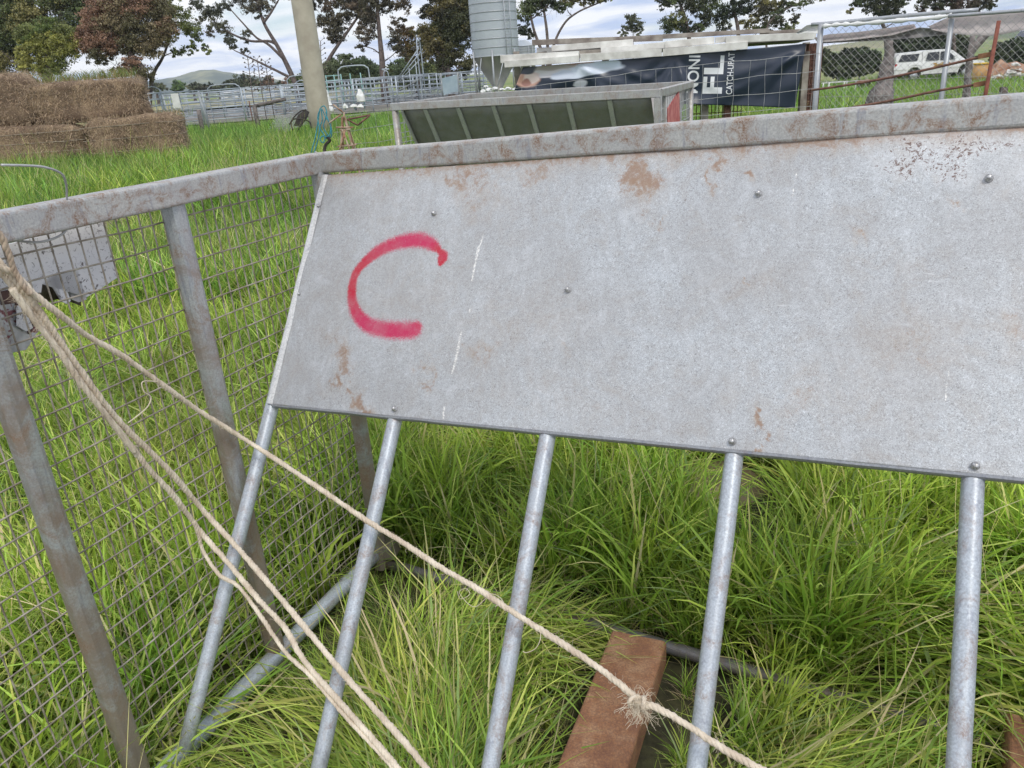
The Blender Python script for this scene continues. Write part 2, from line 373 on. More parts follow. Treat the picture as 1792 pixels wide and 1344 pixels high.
M['wet'] = simple('shallow muddy puddle', (0.17, 0.13, 0.085), (0.22, 0.175, 0.125), 3, 0.12)
patch('bare_mud', [(150, 372), (230, 366), (300, 370), (310, 392), (280, 410), (200, 412), (150, 400)], 0.015, M['mud'])
patch('puddle', [(186, 386), (240, 380), (282, 386), (268, 402), (200, 404)], 0.035, M['wet'], 0.0)
patch('bare_mud', [(1150, 800), (1230, 790), (1330, 815), (1345, 850), (1260, 872), (1180, 850)], 0.012, M['mud'], 0.012)

# far hill and ridge
def hill(name, prof, depth, thick, cols, seed, base_py=None):
    """prof: skyline pixels; a rounded landform carried back from its foot to its crest"""
    xs = np.linspace(prof[0][0], prof[-1][0], 90); ys = np.interp(xs, [p[0] for p in prof], [p[1] for p in prof])
    V = []; rows = 14
    for k in range(rows):
        s = k/(rows-1)
        for x, y in zip(xs, ys):
            d = depth + thick*s
            p = at(x, y, depth+thick*0.62); top = p[2]
            q = at(x, y, d); prof_h = math.sin(min(1, s/0.62)*math.pi/2) if s < 0.62 else math.cos((s-0.62)/0.38*math.pi/2)
            h_ = -8+(top+8)*prof_h**1.2
            h_ += (mnoise.noise((x*0.05, s*6, seed))*0.06)*(top+8)*math.sin(math.pi*min(s, .98))
            V.append((q[0], q[1], h_))
    n = len(xs); Fc = [(k*n+i, k*n+i+1, (k+1)*n+i+1, (k+1)*n+i) for k in range(rows-1) for i in range(n-1)]
    m_, t, b = mat_new(name+' pasture')
    c = nramp(t, nnoise(t, 0.006, 7, 0.65, coord='World'), [(0.40, cols[0]), (0.52, cols[1]), (0.62, cols[2])])
    t.links.new(c, b.inputs['Base Color']); b.inputs['Roughness'].default_value = 1
    o = mesh(name, V, Fc, m_, None, True); o['kind'] = 'structure'; return o
hill('hill', [(30, 186), (110, 170), (200, 152), (270, 140), (300, 136), (330, 128), (352, 122), (375, 121), (400, 126), (430, 131), (470, 137), (520, 145), (620, 152), (760, 160)], 1500, 500,
     [(0.035, 0.055, 0.04), (0.09, 0.11, 0.06), (0.28, 0.27, 0.13)], 3)
hill('hill', [(1180, 112), (1300, 100), (1420, 84), (1500, 73), (1620, 63), (1760, 55), (1900, 50)], 420, 260,
     [(0.10, 0.13, 0.05), (0.20, 0.20, 0.09), (0.28, 0.25, 0.13)], 9)

# ================================================================== NEAR HAY FEEDER
C_ = at(545, 287, 2.1); R_ = at(1792, 194, 1.28); L_ = at(0, 397, 1.35)
aU = nrm(R_-C_); bU = nrm(L_-C_); Dn = -nrm(rt*(2007-896)/F + up*(5300+672)/F + fwd)     # Dn runs down the slope
nS = nrm(np.cross(aU, Dn));  nS = nS if np.dot(nS, CAM-C_) > 0 else -nS                  # sheet normal, towards the camera
nE = nrm(np.cross(bU, [0, 0, 1])); nE = nE if np.dot(nE, CAM-C_) > 0 else -nE
nA = nrm(np.cross(aU, [0, 0, 1])); nA = nA if np.dot(nA, CAM-C_) > 0 else -nA
fe = thing('hay_feeder', 'galvanised steel sheep hay feeder with a red letter C sprayed on its sloping sheet', 'hay feeder', (C_[0], C_[1], 0))
CS = C_ - nS*0.020
Ax = lambda x, y: onpl(x, y, CS, nS)
Ex = lambda x, y: onpl(x, y, C_, nE)
# top rails (box section), mitred with a weld bead at the corner
RW, RH = 0.05, 0.054
corner = C_ - nA*RW/2
def rail_part(name, A, B, side, mit):
    """box rail with lots of sections so the faces catch a little waviness"""
    A = np.asarray(A); B = np.asarray(B); k = 40; t = nrm(B-A); s = nrm(np.cross(t, (0, 0, 1))); u_ = np.cross(s, t)
    prof = []; bev = 0.007
    for cx, cy, a0 in ((1, 1, 0), (-1, 1, 90), (-1, -1, 180), (1, -1, 270)):
        for q in range(4):
            th = R(a0+90*q/3); prof.append((cx*(RW/2-bev)+bev*math.cos(th), cy*(RH/2-bev)+bev*math.sin(th)))
    n = len(prof); V = []
    for i in range(k+1):
        f = i/k; P = A+(B-A)*f; w = 0.0015*mnoise.noise((f*7, side, 0))
        for x, y in prof:
            off = 0
            if i == 0: off = mit*x
            V.append(P+s*(x+w)+u_*(y+w)+t*off)
    Fc = [(i*n+j, (i+1)*n+j, (i+1)*n+(j+1) % n, i*n+(j+1) % n) for i in range(k) for j in range(n)] + [tuple(range(n)), tuple(reversed([k*n+j for j in range(n)]))]
    return mesh(name, V, Fc, M['rail'], fe, False)
rail_part('top_rail', corner-bU*0.0, corner+aU*2.35, 1.0, -0.9)
rail_part('top_rail', corner+aU*0.0+(-nE)*0.0, corner+bU*1.62, 2.0, 0.9)
s_c = corner
# weld bead
bead = []
for ang in range(0, 361, 15):
    a_ = R(ang); rr = 1/max(abs(math.cos(a_)), abs(math.sin(a_)))
    d1 = nrm(nA+nE); bead.append(s_c + d1*0.037*min(rr, 1.25)*math.cos(a_) + np.array([0, 0, 1])*0.0275*min(rr, 1.25)*math.sin(a_)+rng.normal(0, 0.0004, 3))
tube('weld_bead', catmull(bead, 3), 0.0026, M['pipe_dirty'], fe, 6)
# posts of the end frame (vertical, behind the rail centre)
def down(p, z): return np.array([p[0], p[1], z])
for (x, y, w) in ((533, 330, 0.045), (312, 400, 0.045), (-2, 640, 0.048)):
    p = Ex(x, y)
    if x == 533: p = corner + bU*0.012 - nE*0.0 + aU*0.012
    q = down(p, 0.03)
    rbox('post', down(p, corner[2]-0.02), q, w, 0.04, M['pipe_dirty'], fe, upv=nE, bev=0.012)
# bottom rails
bz = 0.085
cb_ = down(corner, bz)
eb = cb_ + nrm([bU[0], bU[1], 0])*1.62
tube('bottom_rail', [cb_+(eb-cb_)*f for f in np.linspace(-0.02, 1, 12)], 0.024, M['pipe'], fe, 14)
cb2 = cb_-np.array([0, 0, .045]); fb = cb2 + nrm((onz(1765, 1303, .05)-cb_)*np.array([1, 1, 0]))*2.35
tube('bottom_rail', [cb2+(fb-cb2)*f for f in np.linspace(0, 1, 12)], 0.018, M['strap_dark'], fe, 14)
# foot plate at the corner
rbox('foot_plate', cb_+np.array([-0.05, 0.02, 0.0]), cb_+np.array([0.06, -0.01, 0.01]), 0.07, 0.05, M['pipe_dirty'], fe)
# far right post of the long side, outside the frame
pr = corner+aU*2.33
rbox('post', pr, down(pr, 0.03), 0.045, 0.045, M['pipe_dirty'], fe, upv=nA, bev=0.01)
# welded mesh of the end: every wire its own part
hv = np.array([0, 0, 1.0]); Eo = onpl(545, 287, C_-nE*0.030, nE)
Lb = 1.58
xs_ = np.arange(0.03, Lb, 0.0305)
for i, s_ in enumerate(xs_):
    P = [Eo + bU*(s_ + 0.004*mnoise.noise((s_*9, z_*2.2, 1))) - nE*0.004*mnoise.noise((s_*5, z_*3, 4)) for z_ in np.linspace(0, 1, 12)]
    P = [np.array([p[0], p[1], (corner[2]-0.02)*(1-z_)+0.04*z_]) for p, z_ in zip(P, np.linspace(0, 1, 12))]
    tube('mesh_wire', P, 0.0019, M['wire'], fe, 5)
for i, z_ in enumerate(np.arange(0.08, corner[2]-0.03, 0.0505)):
    P = []
    for s_ in np.linspace(0.0, Lb, 26):
        p = Eo + bU*s_ + nE*0.0036 - nE*0.004*mnoise.noise((s_*5, (1-z_/1.35)*3, 4))
        P.append(np.array([p[0], p[1], z_+0.005*mnoise.noise((s_*4, z_*3, 7)) + bU[2]*s_]))
    tube('mesh_wire', P, 0.0020, M['wire'], fe, 5)

# the sloping sheet with folded edges; fine grid carries the paint, mud and scratches
TL = Ax(572, 306); TR = Ax(1792, 226); BL = Ax(475, 707); BR = Ax(1792, 838)
ext = 0.42
TR2 = TR+nrm(TR-TL)*ext; BR2 = BR+nrm(BR-BL)*ext
TLs, TRs = TL, TR2-Dn*0.012
NU, NV = 640, 250
uu, vv = np.meshgrid(np.linspace(0, 1, NU), np.linspace(0, 1, NV))
uf, vf = uu.ravel()[:, None], vv.ravel()[:, None]
V = (TLs*(1-uf)+TRs*uf)*(1-vf) + (BL*(1-uf)+BR2*uf)*vf
wob = np.array([0.004*mnoise.noise((a*5, b_*3, 2)) for a, b_ in zip(uu.ravel()[::1], vv.ravel()[::1])])
SHT = 0.008      # the sheet lies on top of the bars
V = V + nS*(SHT-0.008+wob[:, None]*1.1)
q = V-CAM; zz = q@fwd; PX = 896+F*(q@rt)/zz; PY = 672-F*(q@up)/zz
wx = np.array([mnoise.noise((a_*.018, b_*.018, 1.0))+.5*mnoise.noise((a_*.06, b_*.06, 5.0))+.3*mnoise.noise((a_*.2, b_*.2, 9.0)) for a_, b_ in zip(PX, PY)])
wy = np.array([mnoise.noise((a_*.018, b_*.012, 21.0))+.5*mnoise.noise((a_*.06, b_*.04, 25.0))+.3*mnoise.noise((a_*.2, b_*.14, 29.0)) for a_, b_ in zip(PX, PY)])
PX0, PY0 = PX, PY
PX, PY = PX0+wx*34, PY0+wy*46
def blobs(lst):
    o = np.zeros(len(PX))
    for (x, y, rx, ry, s) in lst: o = np.maximum(o, s*np.exp(-(((PX-x)/rx)**2+((PY-y)/ry)**2)))
    return o
mud = blobs([(1130, 312, 34, 42, 1.0), (800, 300, 55, 26, .75), (840, 325, 60, 60, .5), (940, 290, 60, 22, .7), (1262, 300, 10, 34, .85), (592, 640, 28, 60, .75),
             (625, 695, 22, 16, .9), (582, 690, 10, 20, .9), (740, 650, 12, 25, .7), (1330, 740, 18, 12, .95), (1334, 775, 9, 14, .9), (1400, 720, 40, 30, .5),
             (1600, 600, 110, 60, .35), (1770, 560, 40, 60, .5), (1500, 410, 20, 16, .7), (1670, 368, 12, 10, .8), (1300, 500, 60, 30, .2), (900, 560, 140, 60, .28),
             (1160, 388, 14, 6, .7), (1330, 300, 8, 14, .9), (1220, 275, 90, 12, .6), (840, 620, 30, 20, .55), (980, 600, 10, 18, .6), (700, 500, 200, 160, .22),
             (1000, 690, 260, 60, .22), (1440, 690, 200, 70, .25), (650, 330, 80, 30, .35), (1307, 490, 5, 18, .8)])
mud = np.maximum(mud, 0.75*np.clip(1-(PY0-(304-(PX0-572)*0.065))/(26+34*np.clip(wx+.2, 0, 1)), 0, 1))
speck = blobs([(1600, 262, 70, 30, 1), (1660, 285, 60, 26, 1), (1750, 250, 70, 26, 1), (1700, 262, 90, 24, 1), (1540, 255, 40, 16, .7), (1790, 300, 60, 30, .6)])
PX, PY = PX0+wx*1.6, PY0+wy*1.6
def segdist(poly, wid=None):
    best = np.full(len(PX), 1e9); bw = np.zeros(len(PX)); bd = np.zeros(len(PX))
    for i in range(len(poly)-1):
        x0, y0 = poly[i][:2]; x1, y1 = poly[i+1][:2]; dx, dy = x1-x0, y1-y0
        t = np.clip(((PX-x0)*dx+(PY-y0)*dy)/(dx*dx+dy*dy+1e-9), 0, 1); d = np.hypot(PX-x0-dx*t, PY-y0-dy*t)
        w0, w1 = poly[i][2], poly[i+1][2]; w = w0+(w1-w0)*t; k = (d/w) < (best/np.maximum(bw, 1e-6) if i else 1e9)
        if i == 0: k = np.ones(len(PX), bool)
        best = np.where(k, d, best); bw = np.where(k, w, bw)
    return best, bw
Cst = [(770, 462, 4), (773, 455, 7), (776, 446, 8), (768, 438, 5), (762, 432, 9), (752, 425, 12), (738, 420, 13), (715, 421, 12.5), (692, 426, 11), (668, 436, 10), (644, 453, 8), (626, 473, 6.5),
       (617, 497, 6.5), (616, 524, 8), (624, 548, 10.5), (642, 567, 13), (669, 576, 14.5), (700, 578, 15), (722, 577, 14), (729, 573, 11)]
Cc = catmull(np.array(Cst, float), 6); d_, w_ = segdist([tuple(x) for x in Cc])
soft = 2.2+5.5*np.clip((w_-6)/9, 0, 1)
paint = 0.5+0.5*np.clip((w_-d_)/soft, -1.6, 1); paint = np.clip(paint, 0, 1)
halo = 0.24*np.exp(-np.clip(d_-w_, 0, None)/8.0)*np.clip((w_-5)/7, .15, 1); paint = np.maximum(paint, halo)
dense = np.clip(1.25-(w_-5.5)/6, 0.15, 1)
scr = np.zeros(len(PX))
for poly in ([(846, 410, 1.5), (836, 440, 5), (830, 470, 3), (826, 492, 2.5)], [(808, 580, 2), (803, 605, 4.5), (798, 630, 5), (790, 655, 2)], [(778, 712, 2.5), (775, 732, 3)], [(823, 540, 1.5), (821, 548, 1.5)],
             [(1395, 300, 1.0), (1386, 345, 1.1)], [(1660, 650, 2), (1655, 700, 1.5)]):
    d2, w2 = segdist(poly); scr = np.maximum(scr, np.clip(1.0-d2/(w2*1.25+1.2), 0, 1))
i, j = np.meshgrid(np.arange(NU-1), np.arange(NV-1)); a = (j*NU+i).ravel()
Fq = np.stack([a, a+NU, a+NU+1, a+1], 1)
sh = mesh('sheet', V, Fq, M['sheet'], fe, True, attrs={'mud': ('FLOAT', mud), 'speck': ('FLOAT', speck), 'paint': ('FLOAT', paint), 'dense': ('FLOAT', dense), 'scratch': ('FLOAT', scr)})
sol = sh.modifiers.new('thickness', 'SOLIDIFY'); sol.thickness = 0.002; sol.offset = -1
# folded lips: left edge rolled over the first bar, bottom edge turned under
e0 = TLs+nS*(SHT-0.012); e1 = BL+nS*(SHT-0.012)
sl = nrm(e1-e0)
prof = [(0.004, 0.0045), (-0.004, 0.0065), (-0.012, 0.0065), (-0.018, 0.004), (-0.022, -0.002), (-0.023, -0.014), (-0.020, -0.015), (-0.018, -0.004), (-0.010, 0.002), (0.0, 0.001)]
Vl = []; ks = 16
for k in range(ks+1):
    P = e0+(e1-e0)*k/ks; w = 0.0012*mnoise.noise((k*0.6, 3, 3))
    for x, y in prof: Vl.append(P+aU*(x+w)+nS*(y+w))
n = len(prof); Fl = [(k*n+j, k*n+(j+1) % n, (k+1)*n+(j+1) % n, (k+1)*n+j) for k in range(ks) for j in range(n)]+[tuple(range(n)), tuple(reversed(range(ks*n, ks*n+n)))]
M['lip'] = galv('pale sheet edge', base=(0.70, 0.70, 0.69), amt=0.4)  # left fold has a paler base than the sheet
mesh('folded_edge', Vl, Fl, M['lip'], fe, False)
e2 = BL+nS*(SHT-0.010); e3 = BR2+nS*(SHT-0.010); ks = 40; Vl = []
prof = [(0.0, 0.0035), (0.004, 0.002), (0.006, -0.003), (0.005, -0.02), (0.002, -0.02), (0.002, -0.004), (0.0, -0.001)]
n = len(prof)
for k in range(ks+1):
    P = e2+(e3-e2)*k/ks+Dn*0.0015*mnoise.noise((k*0.5, 8, 3))
    for x, y in prof: Vl.append(P+Dn*x+nS*y)
Fl = [(k*n+j, (k+1)*n+j, (k+1)*n+(j+1) % n, k*n+(j+1) % n) for k in range(ks) for j in range(n)]+[tuple(range(n)), tuple(reversed(range(ks*n, ks*n+n)))]
M['lipb'] = galv('bottom edge', base=(0.33, 0.34, 0.36), amt=0.5)
mesh('bottom_edge', Vl, Fl, M['lipb'], fe, False)
# screws
M['screw'] = simple('zinc screw', (0.30, 0.29, 0.28), (0.62, 0.62, 0.62), 300, 0.35, 0.7)
def screw(x, y, r_=0.0052, ring=True):
    p = Ax(x, y)+nS*(SHT-0.003); p = onpl(x, y, p, nS); a_, b_ = frame_for(nS); V = []; Fc = []
    rows = [(1.35, -0.004), (1.35, 0.0006), (1.05, 0.0016), (0.95, 0.0042), (0.72, 0.0062), (0.3, 0.0070)]; nn = 12
    for rr, h_ in rows:
        for j in range(nn):
            hexr = 1/max(abs(math.cos((j*2*math.pi/nn) % (math.pi/3)-math.pi/6)), .8) if 0.9 < rr < 1.1 else 1
            th = 2*math.pi*j/nn; V.append(p+(a_*math.cos(th)+b_*math.sin(th))*rr*r_*(hexr*0.95)+nS*h_*r_/0.0052)
    for k in range(len(rows)-1):
        for j in range(nn): Fc.append((k*nn+j, k*nn+(j+1) % nn, (k+1)*nn+(j+1) % nn, (k+1)*nn+j))
    Fc.append(tuple((len(rows)-1)*nn+j for j in range(nn)))
    mesh('screw', V, Fc, M['screw'], fe, True)
for x, y in ((759, 373), (1327, 338), (1731, 311), (993, 506), (690, 715), (1281, 772), (1707, 815)): screw(x, y)
for x, y in ((557, 360), (523, 514)): screw(x, y, 0.003)
# bars running down the slope
for (x, y, r_) in ((474, 720, 0.0175), (690, 740, 0.0170), (957, 770, 0.0170), (1283, 805, 0.0165), (1702, 850, 0.0165)):
    p = onpl(x, y, CS-nS*0.019, nS); k = np.dot(p-C_, Dn)
    A = p - Dn*(k-0.02); B = p+Dn*(1.50-k)
    P = [A+(B-A)*f+np.cross(Dn, nS)*0.003*mnoise.noise((f*3, x, 0)) for f in np.linspace(0, 1, 14)]
    tube('bar', P, r_, M['pipe'], fe, 16)
p = onpl(1702, 850, CS-nS*0.019, nS)+aU*0.42; k = np.dot(p-C_, Dn); tube('bar', [p-Dn*(k-0.02), p+Dn*(1.5-k)], 0.0165, M['pipe'], fe, 16)
# spine at the foot of the slope and the rusty cross beams it stands on
sp0 = C_+Dn*1.5; s1_ = float(np.dot(onpl(474, 720, CS-nS*0.019, nS)-C_, aU)); tube('spine', [sp0+Dn*.03+aU*(s1_+.06), sp0+aU*2.35], 0.03, M['pipe_dirty'], fe, 12)

# rusty box-section cross beams
def cross_beam(x0, y0, x1, y1, w, h_, ztop, length):
    A = onz(x0, y0, ztop); A2 = onz(x1, y1, ztop); d = nrm(A2-A); side = np.cross(d, (0, 0, 1.0)); side = side if side[0] > 0 else -side
    cA = A + side*w/2; cA[2] = ztop-h_/2
    V, Fc = rbox_vf(cA, cA+d*length, w, h_, bev=0.010, seg=4)
    o = mesh('cross_beam', V, Fc, M['rust'], fe, False)
    return o
cross_beam(1070, 1103, 978, 1330, 0.150, 0.085, 0.12, 1.3)
cross_beam(1762, 1246, 1768, 1344, 0.150, 0.085, 0.15, 1.1)

# torn white cover behind the mesh, with a red-spattered piece
M['cover'] = None
def cover_material():
    m_, t, b = mat_new('chipped white enamel')
    c = nramp(t, nnoise(t, 5, 3, coord='World'), [(0.3, (0.66, 0.65, 0.66)), (0.7, (0.80, 0.79, 0.80))])
    c = nmix(t, nramp(t, nnoise(t, 75, 6, 0.8, coord='World', dist=1.2), [(0.56, 0.0), (0.62, 0.9)]), c, (0.06, 0.04, 0.035))
    t.links.new(c, b.inputs['Base Color']); b.inputs['Roughness'].default_value = 0.4; return m_
M['cover'] = cover_material()
def red_material():
    m_, t, b = mat_new('galvanised steel with flaking red paint')
    c = nramp(t, nnoise(t, 40, 4, coord='World'), [(0.35, (0.32, 0.33, 0.35)), (0.65, (0.58, 0.59, 0.60))])
    c = nmix(t, nramp(t, nnoise(t, 26, 4, 0.6, coord='World', dist=1.5), [(0.53, 0.0), (0.57, 0.9)]), c, (0.18, 0.035, 0.04))
    t.links.new(c, b.inputs['Base Color']); b.inputs['Roughness'].default_value = 0.3; b.inputs['Metallic'].default_value = 0.4; return m_
M['redgalv'] = red_material()
def Eb(x, y, off): return onpl(x, y, Eo-nE*off, nE)
cv = thing('sheet_cover', 'torn white enamelled cover with cut-outs hung behind the mesh end of the feeder', 'metal cover', Eb(90, 450, .03))
poly = [(-60, 445), (182, 387), (196, 440), (205, 486), (178, 504), (152, 520), (147, 508), (140, 490), (136, 470), (107, 477), (113, 500), (124, 526), (118, 532), (109, 528), (101, 505), (97, 481), (84, 487), (74, 497), (72, 512), (40, 512), (22, 500), (-60, 520)]
poly_extrude('cover_plate', [Eb(x, y, 0.030) for x, y in poly], -nE, 0.004, M['cover'], cv)
P = [Eb(x, y, 0.09) for x, y in ((60, 490), (110, 478), (150, 500))]
# dark drum behind the cut-outs
V = []; Fc = []
for k, (xx, yy) in enumerate(((66, 470), (86, 462), (108, 458), (130, 462), (146, 474))):
    for (sx, sy) in ((0, 0), (-8, 66)):
        off = 0.05+0.05*math.sin(k/4*math.pi); V.append(Eb(xx+sx, yy+sy-(6 if k in (0, 4) else 0), off))
Fc = [(2*k, 2*k+1, 2*k+3, 2*k+2) for k in range(4)]
o = mesh('drum', V, Fc, simple('dark brown drum', (0.05, 0.035, 0.03), (0.20, 0.17, 0.16), 25, 0.6, 0.3), cv, True)
sol = o.modifiers.new('thickness', 'SOLIDIFY'); sol.thickness = 0.004
poly = [(118, 500), (138, 496), (150, 514), (152, 524), (138, 529), (126, 524)]
poly_extrude('bracket', [Eb(x, y, 0.045) for x, y in poly], -nE, 0.003, M['redgalv'], cv)
# rolled red-spattered piece at the left edge
V = []; prof_px = [(-50, 520), (25, 502), (48, 510), (60, 540), (70, 575), (46, 612), (8, 620), (-50, 626)]
rs = thing('spattered_tin', 'crumpled galvanised tin with flaking red paint behind the ropes at the left edge', 'scrap metal', Eb(20, 560, .05))
poly_extrude('tin', [Eb(x, y, 0.052) for x, y in prof_px], -nE, 0.012, M['redgalv'], rs)
poly_extrude('dark_flap', [Eb(x, y, 0.048) for x, y in ((0, 512), (30, 498), (52, 512), (66, 560), (52, 585), (36, 560), (28, 530), (4, 534))], -nE, 0.004, simple('brown flap', (0.04, 0.02, 0.02), (0.13, 0.07, 0.06), 30, 0.5, 0.2), rs)
poly_extrude('pale_flap', [Eb(x, y, 0.044) for x, y in ((30, 536), (40, 532), (58, 574), (46, 580), (30, 570))], -nE, 0.003, M['cover'], rs)

# loose wire looped over the end rail
wp = [(-40, 290, .062), (0, 291, .066), (35, 294, .066), (68, 305, .06), (90, 325, .04), (103, 350, .022), (106, 378, .022), (102, 402, .022), (88, 416, .014), (62, 424, .005), (30, 421, -.004)]
tube('wire_loop', catmull([Ex(x, y)+nE*o_ for x, y, o_ in wp], 6), 0.0021, M['wire_l'], None, 8)
tag(bpy.data.objects['wire_loop'], 'loose grey wire looped over the top rail at the left', 'wire')

# ------------------------------------------------------------------ ropes
def rope_path(pts, off0=0.045):
    P = []
    for q_ in pts:
        x, y = q_[:2]; off = q_[2] if len(q_) > 2 else off0
        d = ray(x, y); zA = np.dot(C_-CAM, nS)/np.dot(d, nS); zE = np.dot(C_-CAM, nE)/np.dot(d, nE)
        z = min(zA if zA > 0 else 9, zE if zE > 0 else 9)
        P.append(CAM+d*(z-off))
    return catmull(P, 10)
def rope_vf(P, r_, pitch=0.03, strands=3, n=7, fuzz=0):
    P = np.asarray(P); seg = np.r_[0, np.cumsum(np.linalg.norm(np.diff(P, axis=0), axis=1))]
    L = seg[-1]; k = max(8, int(L/0.0045)); S = np.linspace(0, L, k)
    Q = np.stack([np.interp(S, seg, P[:, i]) for i in range(3)], 1)
    T = np.gradient(Q, axis=0); T /= np.linalg.norm(T, axis=1)[:, None]
    a = np.cross(T, [0, 0, 1.0]); a /= np.linalg.norm(a, axis=1)[:, None]; b_ = np.cross(T, a)
    ph0 = 2*math.pi*S/pitch + 1.6*np.sin(S*9)+1.1*np.sin(S*23+1); V = []; Fc = []
    for s in range(strands):
        ph = ph0+2*math.pi*s/strands
        wv = 1+0.12*np.sin(S*37+s)
        c = Q+(a*np.cos(ph)[:, None]+b_*np.sin(ph)[:, None])*(r_*0.36*wv)[:, None]
        v, f = tube_vf(c, r_*0.64*wv, n); b0 = len(V); V += v; Fc += [tuple(i_+b0 for i_ in x) for x in f]
    return V, Fc, Q, a, b_
def fuzz_obj(Q, a, b_, r_, count, parent, ln=0.02):
    mb = MB()
    for _ in range(count):
        i_ = random.randrange(2, len(Q)-2); th = random.uniform(0, 6.28); d = a[i_]*math.cos(th)+b_[i_]*math.sin(th)
        t = nrm(Q[i_+1]-Q[i_-1]); p = Q[i_]+d*r_*0.8; pts = [p]; v = nrm(d*0.5+t*random.uniform(-1, 1)); l = random.uniform(.3, 1.3)*ln
        for k in range(5):
            v = nrm(v+rng.normal(0, .45, 3)+np.array([0, 0, -.1])); pts.append(pts[-1]+v*l/5)
        mb.add(*tube_vf(catmull(pts, 2), 0.00022, 3, False))
    o_ = mb.build('fibres', M['fibre'], parent, kind='stuff'); return o_
A_pts = [(-60, 392, .05), (-20, 440, .05), (10, 472, .05), (60, 533, .05), (100, 590, .055), (140, 648, .055), (180, 703, .055), (225, 755), (258, 786), (300, 828), (358, 896), (408, 950), (445, 992), (483, 1037), (542, 1108), (600, 1178), (664, 1250), (716, 1308), (760, 1362), (850, 1470)]
B_pts = [(-60, 402, .045), (-18, 452, .045), (8, 484, .045), (58, 548, .045), (96, 602, .05), (134, 657, .05), (172, 708, .05), (214, 762), (262, 822), (304, 868), (354, 934), (400, 986), (450, 1046), (498, 1098), (525, 1145), (556, 1185), (612, 1248), (660, 1302), (760, 1420)]
C_pts = [(338, 912, .040), (346, 930, .040), (356, 965, .040), (384, 1006, .038), (417, 1026, .042), (454, 1075, .050), (500, 1142), (542, 1181), (600, 1248), (650, 1302), (740, 1400)]
D_pts = [(-60, 430, .062), (0, 468, .062), (28, 480, .062), (60, 515, .064), (108, 553, .062), (155, 589), (213, 622), (288, 676), (353, 722), (446, 780), (542, 843), (642, 911), (700, 946), (768, 991), (832, 1028), (896, 1070), (1005, 1140), (1060, 1178), (1104, 1214), (1118, 1229), (1150, 1239), (1198, 1266), (1267, 1311), (1330, 1346), (1420, 1396), (1600, 1500)]
for name, lab, pts, r_, fz in (('rope', 'pale fibre rope sagging from upper left down past the rusty beam, knotted near its end', D_pts, 0.0062, 520),
                               ('rope', 'upper strand of the doubled rope running steeply down the left side', A_pts, 0.0068, 90),
                               ('rope', 'lower strand of the doubled rope, frayed where it splits', B_pts, 0.0066, 160),
                               ('rope', 'slack thin rope that curls off the doubled rope over the first bar', C_pts, 0.0050, 60)):
    P = rope_path(pts); V, Fc, Q, a_, b_ = rope_vf(P, r_)
    t_ = thing(name, lab, 'rope', P[0])
    mesh('strands', V, Fc, M['rope'], t_, True)
    fuzz_obj(Q, a_, b_, r_, fz, t_, 0.014)
    if pts is D_pts:
        kp = rope_path([(1100, 1210), (1118, 1229)])[-1]; kc = kp
        # overhand knot and its frayed tail
        kn = []
        for k in range(60):
            th = k/60*2*math.pi*2.0
            d1 = nrm(Q[-60]-Q[-90]); s1, s2 = frame_for(d1)
            kn.append(kp + (s1*math.cos(th)+s2*math.sin(th))*(0.0085+0.002*math.sin(th*1.5))+d1*0.012*math.sin(th/2.0))
        v, f, *_ = rope_vf(catmull(kn, 2), 0.0042, 0.02)
        mesh('knot', v, f, M['rope'], t_, True)
        mb = MB(); dn = nrm(-up*1.0 - rt*0.10)
        for k in range(200):
            v0 = nrm(dn*1.0+rng.normal(0, .55, 3)) if k < 150 else nrm(up*1.0+rt*0.3+rng.normal(0, .8, 3))
            l = random.uniform(0.02, 0.056) if k < 150 else random.uniform(.012, .032); p = kp+rng.normal(0, .0045, 3); pts2 = [p]; v_ = v0
            for s in range(7):
                v_ = nrm(v_+rng.normal(0, .55, 3)+(dn*0.10 if k < 150 else 0)); pts2.append(pts2[-1]+v_*l/7)
            mb.add(*tube_vf(catmull(pts2, 2), 0.0003, 3, False))
        mb.build('frayed_end', M['fibre'], t_, kind='stuff')
# short rope end dropping from the rail at the left edge
P = rope_path([(-30, 380, .09), (0, 412, .085), (14, 440, .08), (24, 470, .072), (40, 498, .07), (54, 515, .07)])
V, Fc, Q, a_, b_ = rope_vf(P, 0.0058); t_ = thing('rope', 'short brown rope end dropping from the rail into the rope bundle', 'rope', P[0])
mesh('strands', V, Fc, simple('weathered brown rope', (0.34, 0.25, 0.18), (0.56, 0.45, 0.34), 60, .9), t_, True)
# binding where the doubled rope meets
fr = rope_path([(20, 505, .058), (60, 560, .058), (100, 610, .06), (150, 682, .06), (205, 750, .052), (236, 792, .05)])
V, Fc, Q, a_, b_ = rope_vf(fr, 0.0062, 0.07)
t_ = thing('rope', 'thick frayed length of old rope bundled with the doubled rope', 'rope', fr[0])
mesh('strands', V, Fc, M['rope'], t_, True); fuzz_obj(Q, a_, b_, 0.008, 420, t_, 0.018)
# loose white twine ends
def twine(lab, pts, r_=0.0011):
    o_ = tube('twine', rope_path(pts, 0.05), r_, M['fibre'], None, 5); tag(o_, lab, 'twine')
twine('pale wisp of twine curling off the long rope left of the mesh post', [(280, 668), (250, 668), (252, 685), (264, 695), (258, 712), (240, 728), (224, 740)], 0.0014)
twine('thin loops of twine on the long rope left of the third bar', [(800, 1035), (806, 1048), (822, 1040), (815, 1030), (804, 1038), (830, 1062), (860, 1040), (880, 1052), (866, 1062)], 0.0006)
twine('single thread hanging from the long rope right of the third bar', [(944, 1098), (946, 1116), (938, 1134), (922, 1142), (915, 1140)], 0.0008)

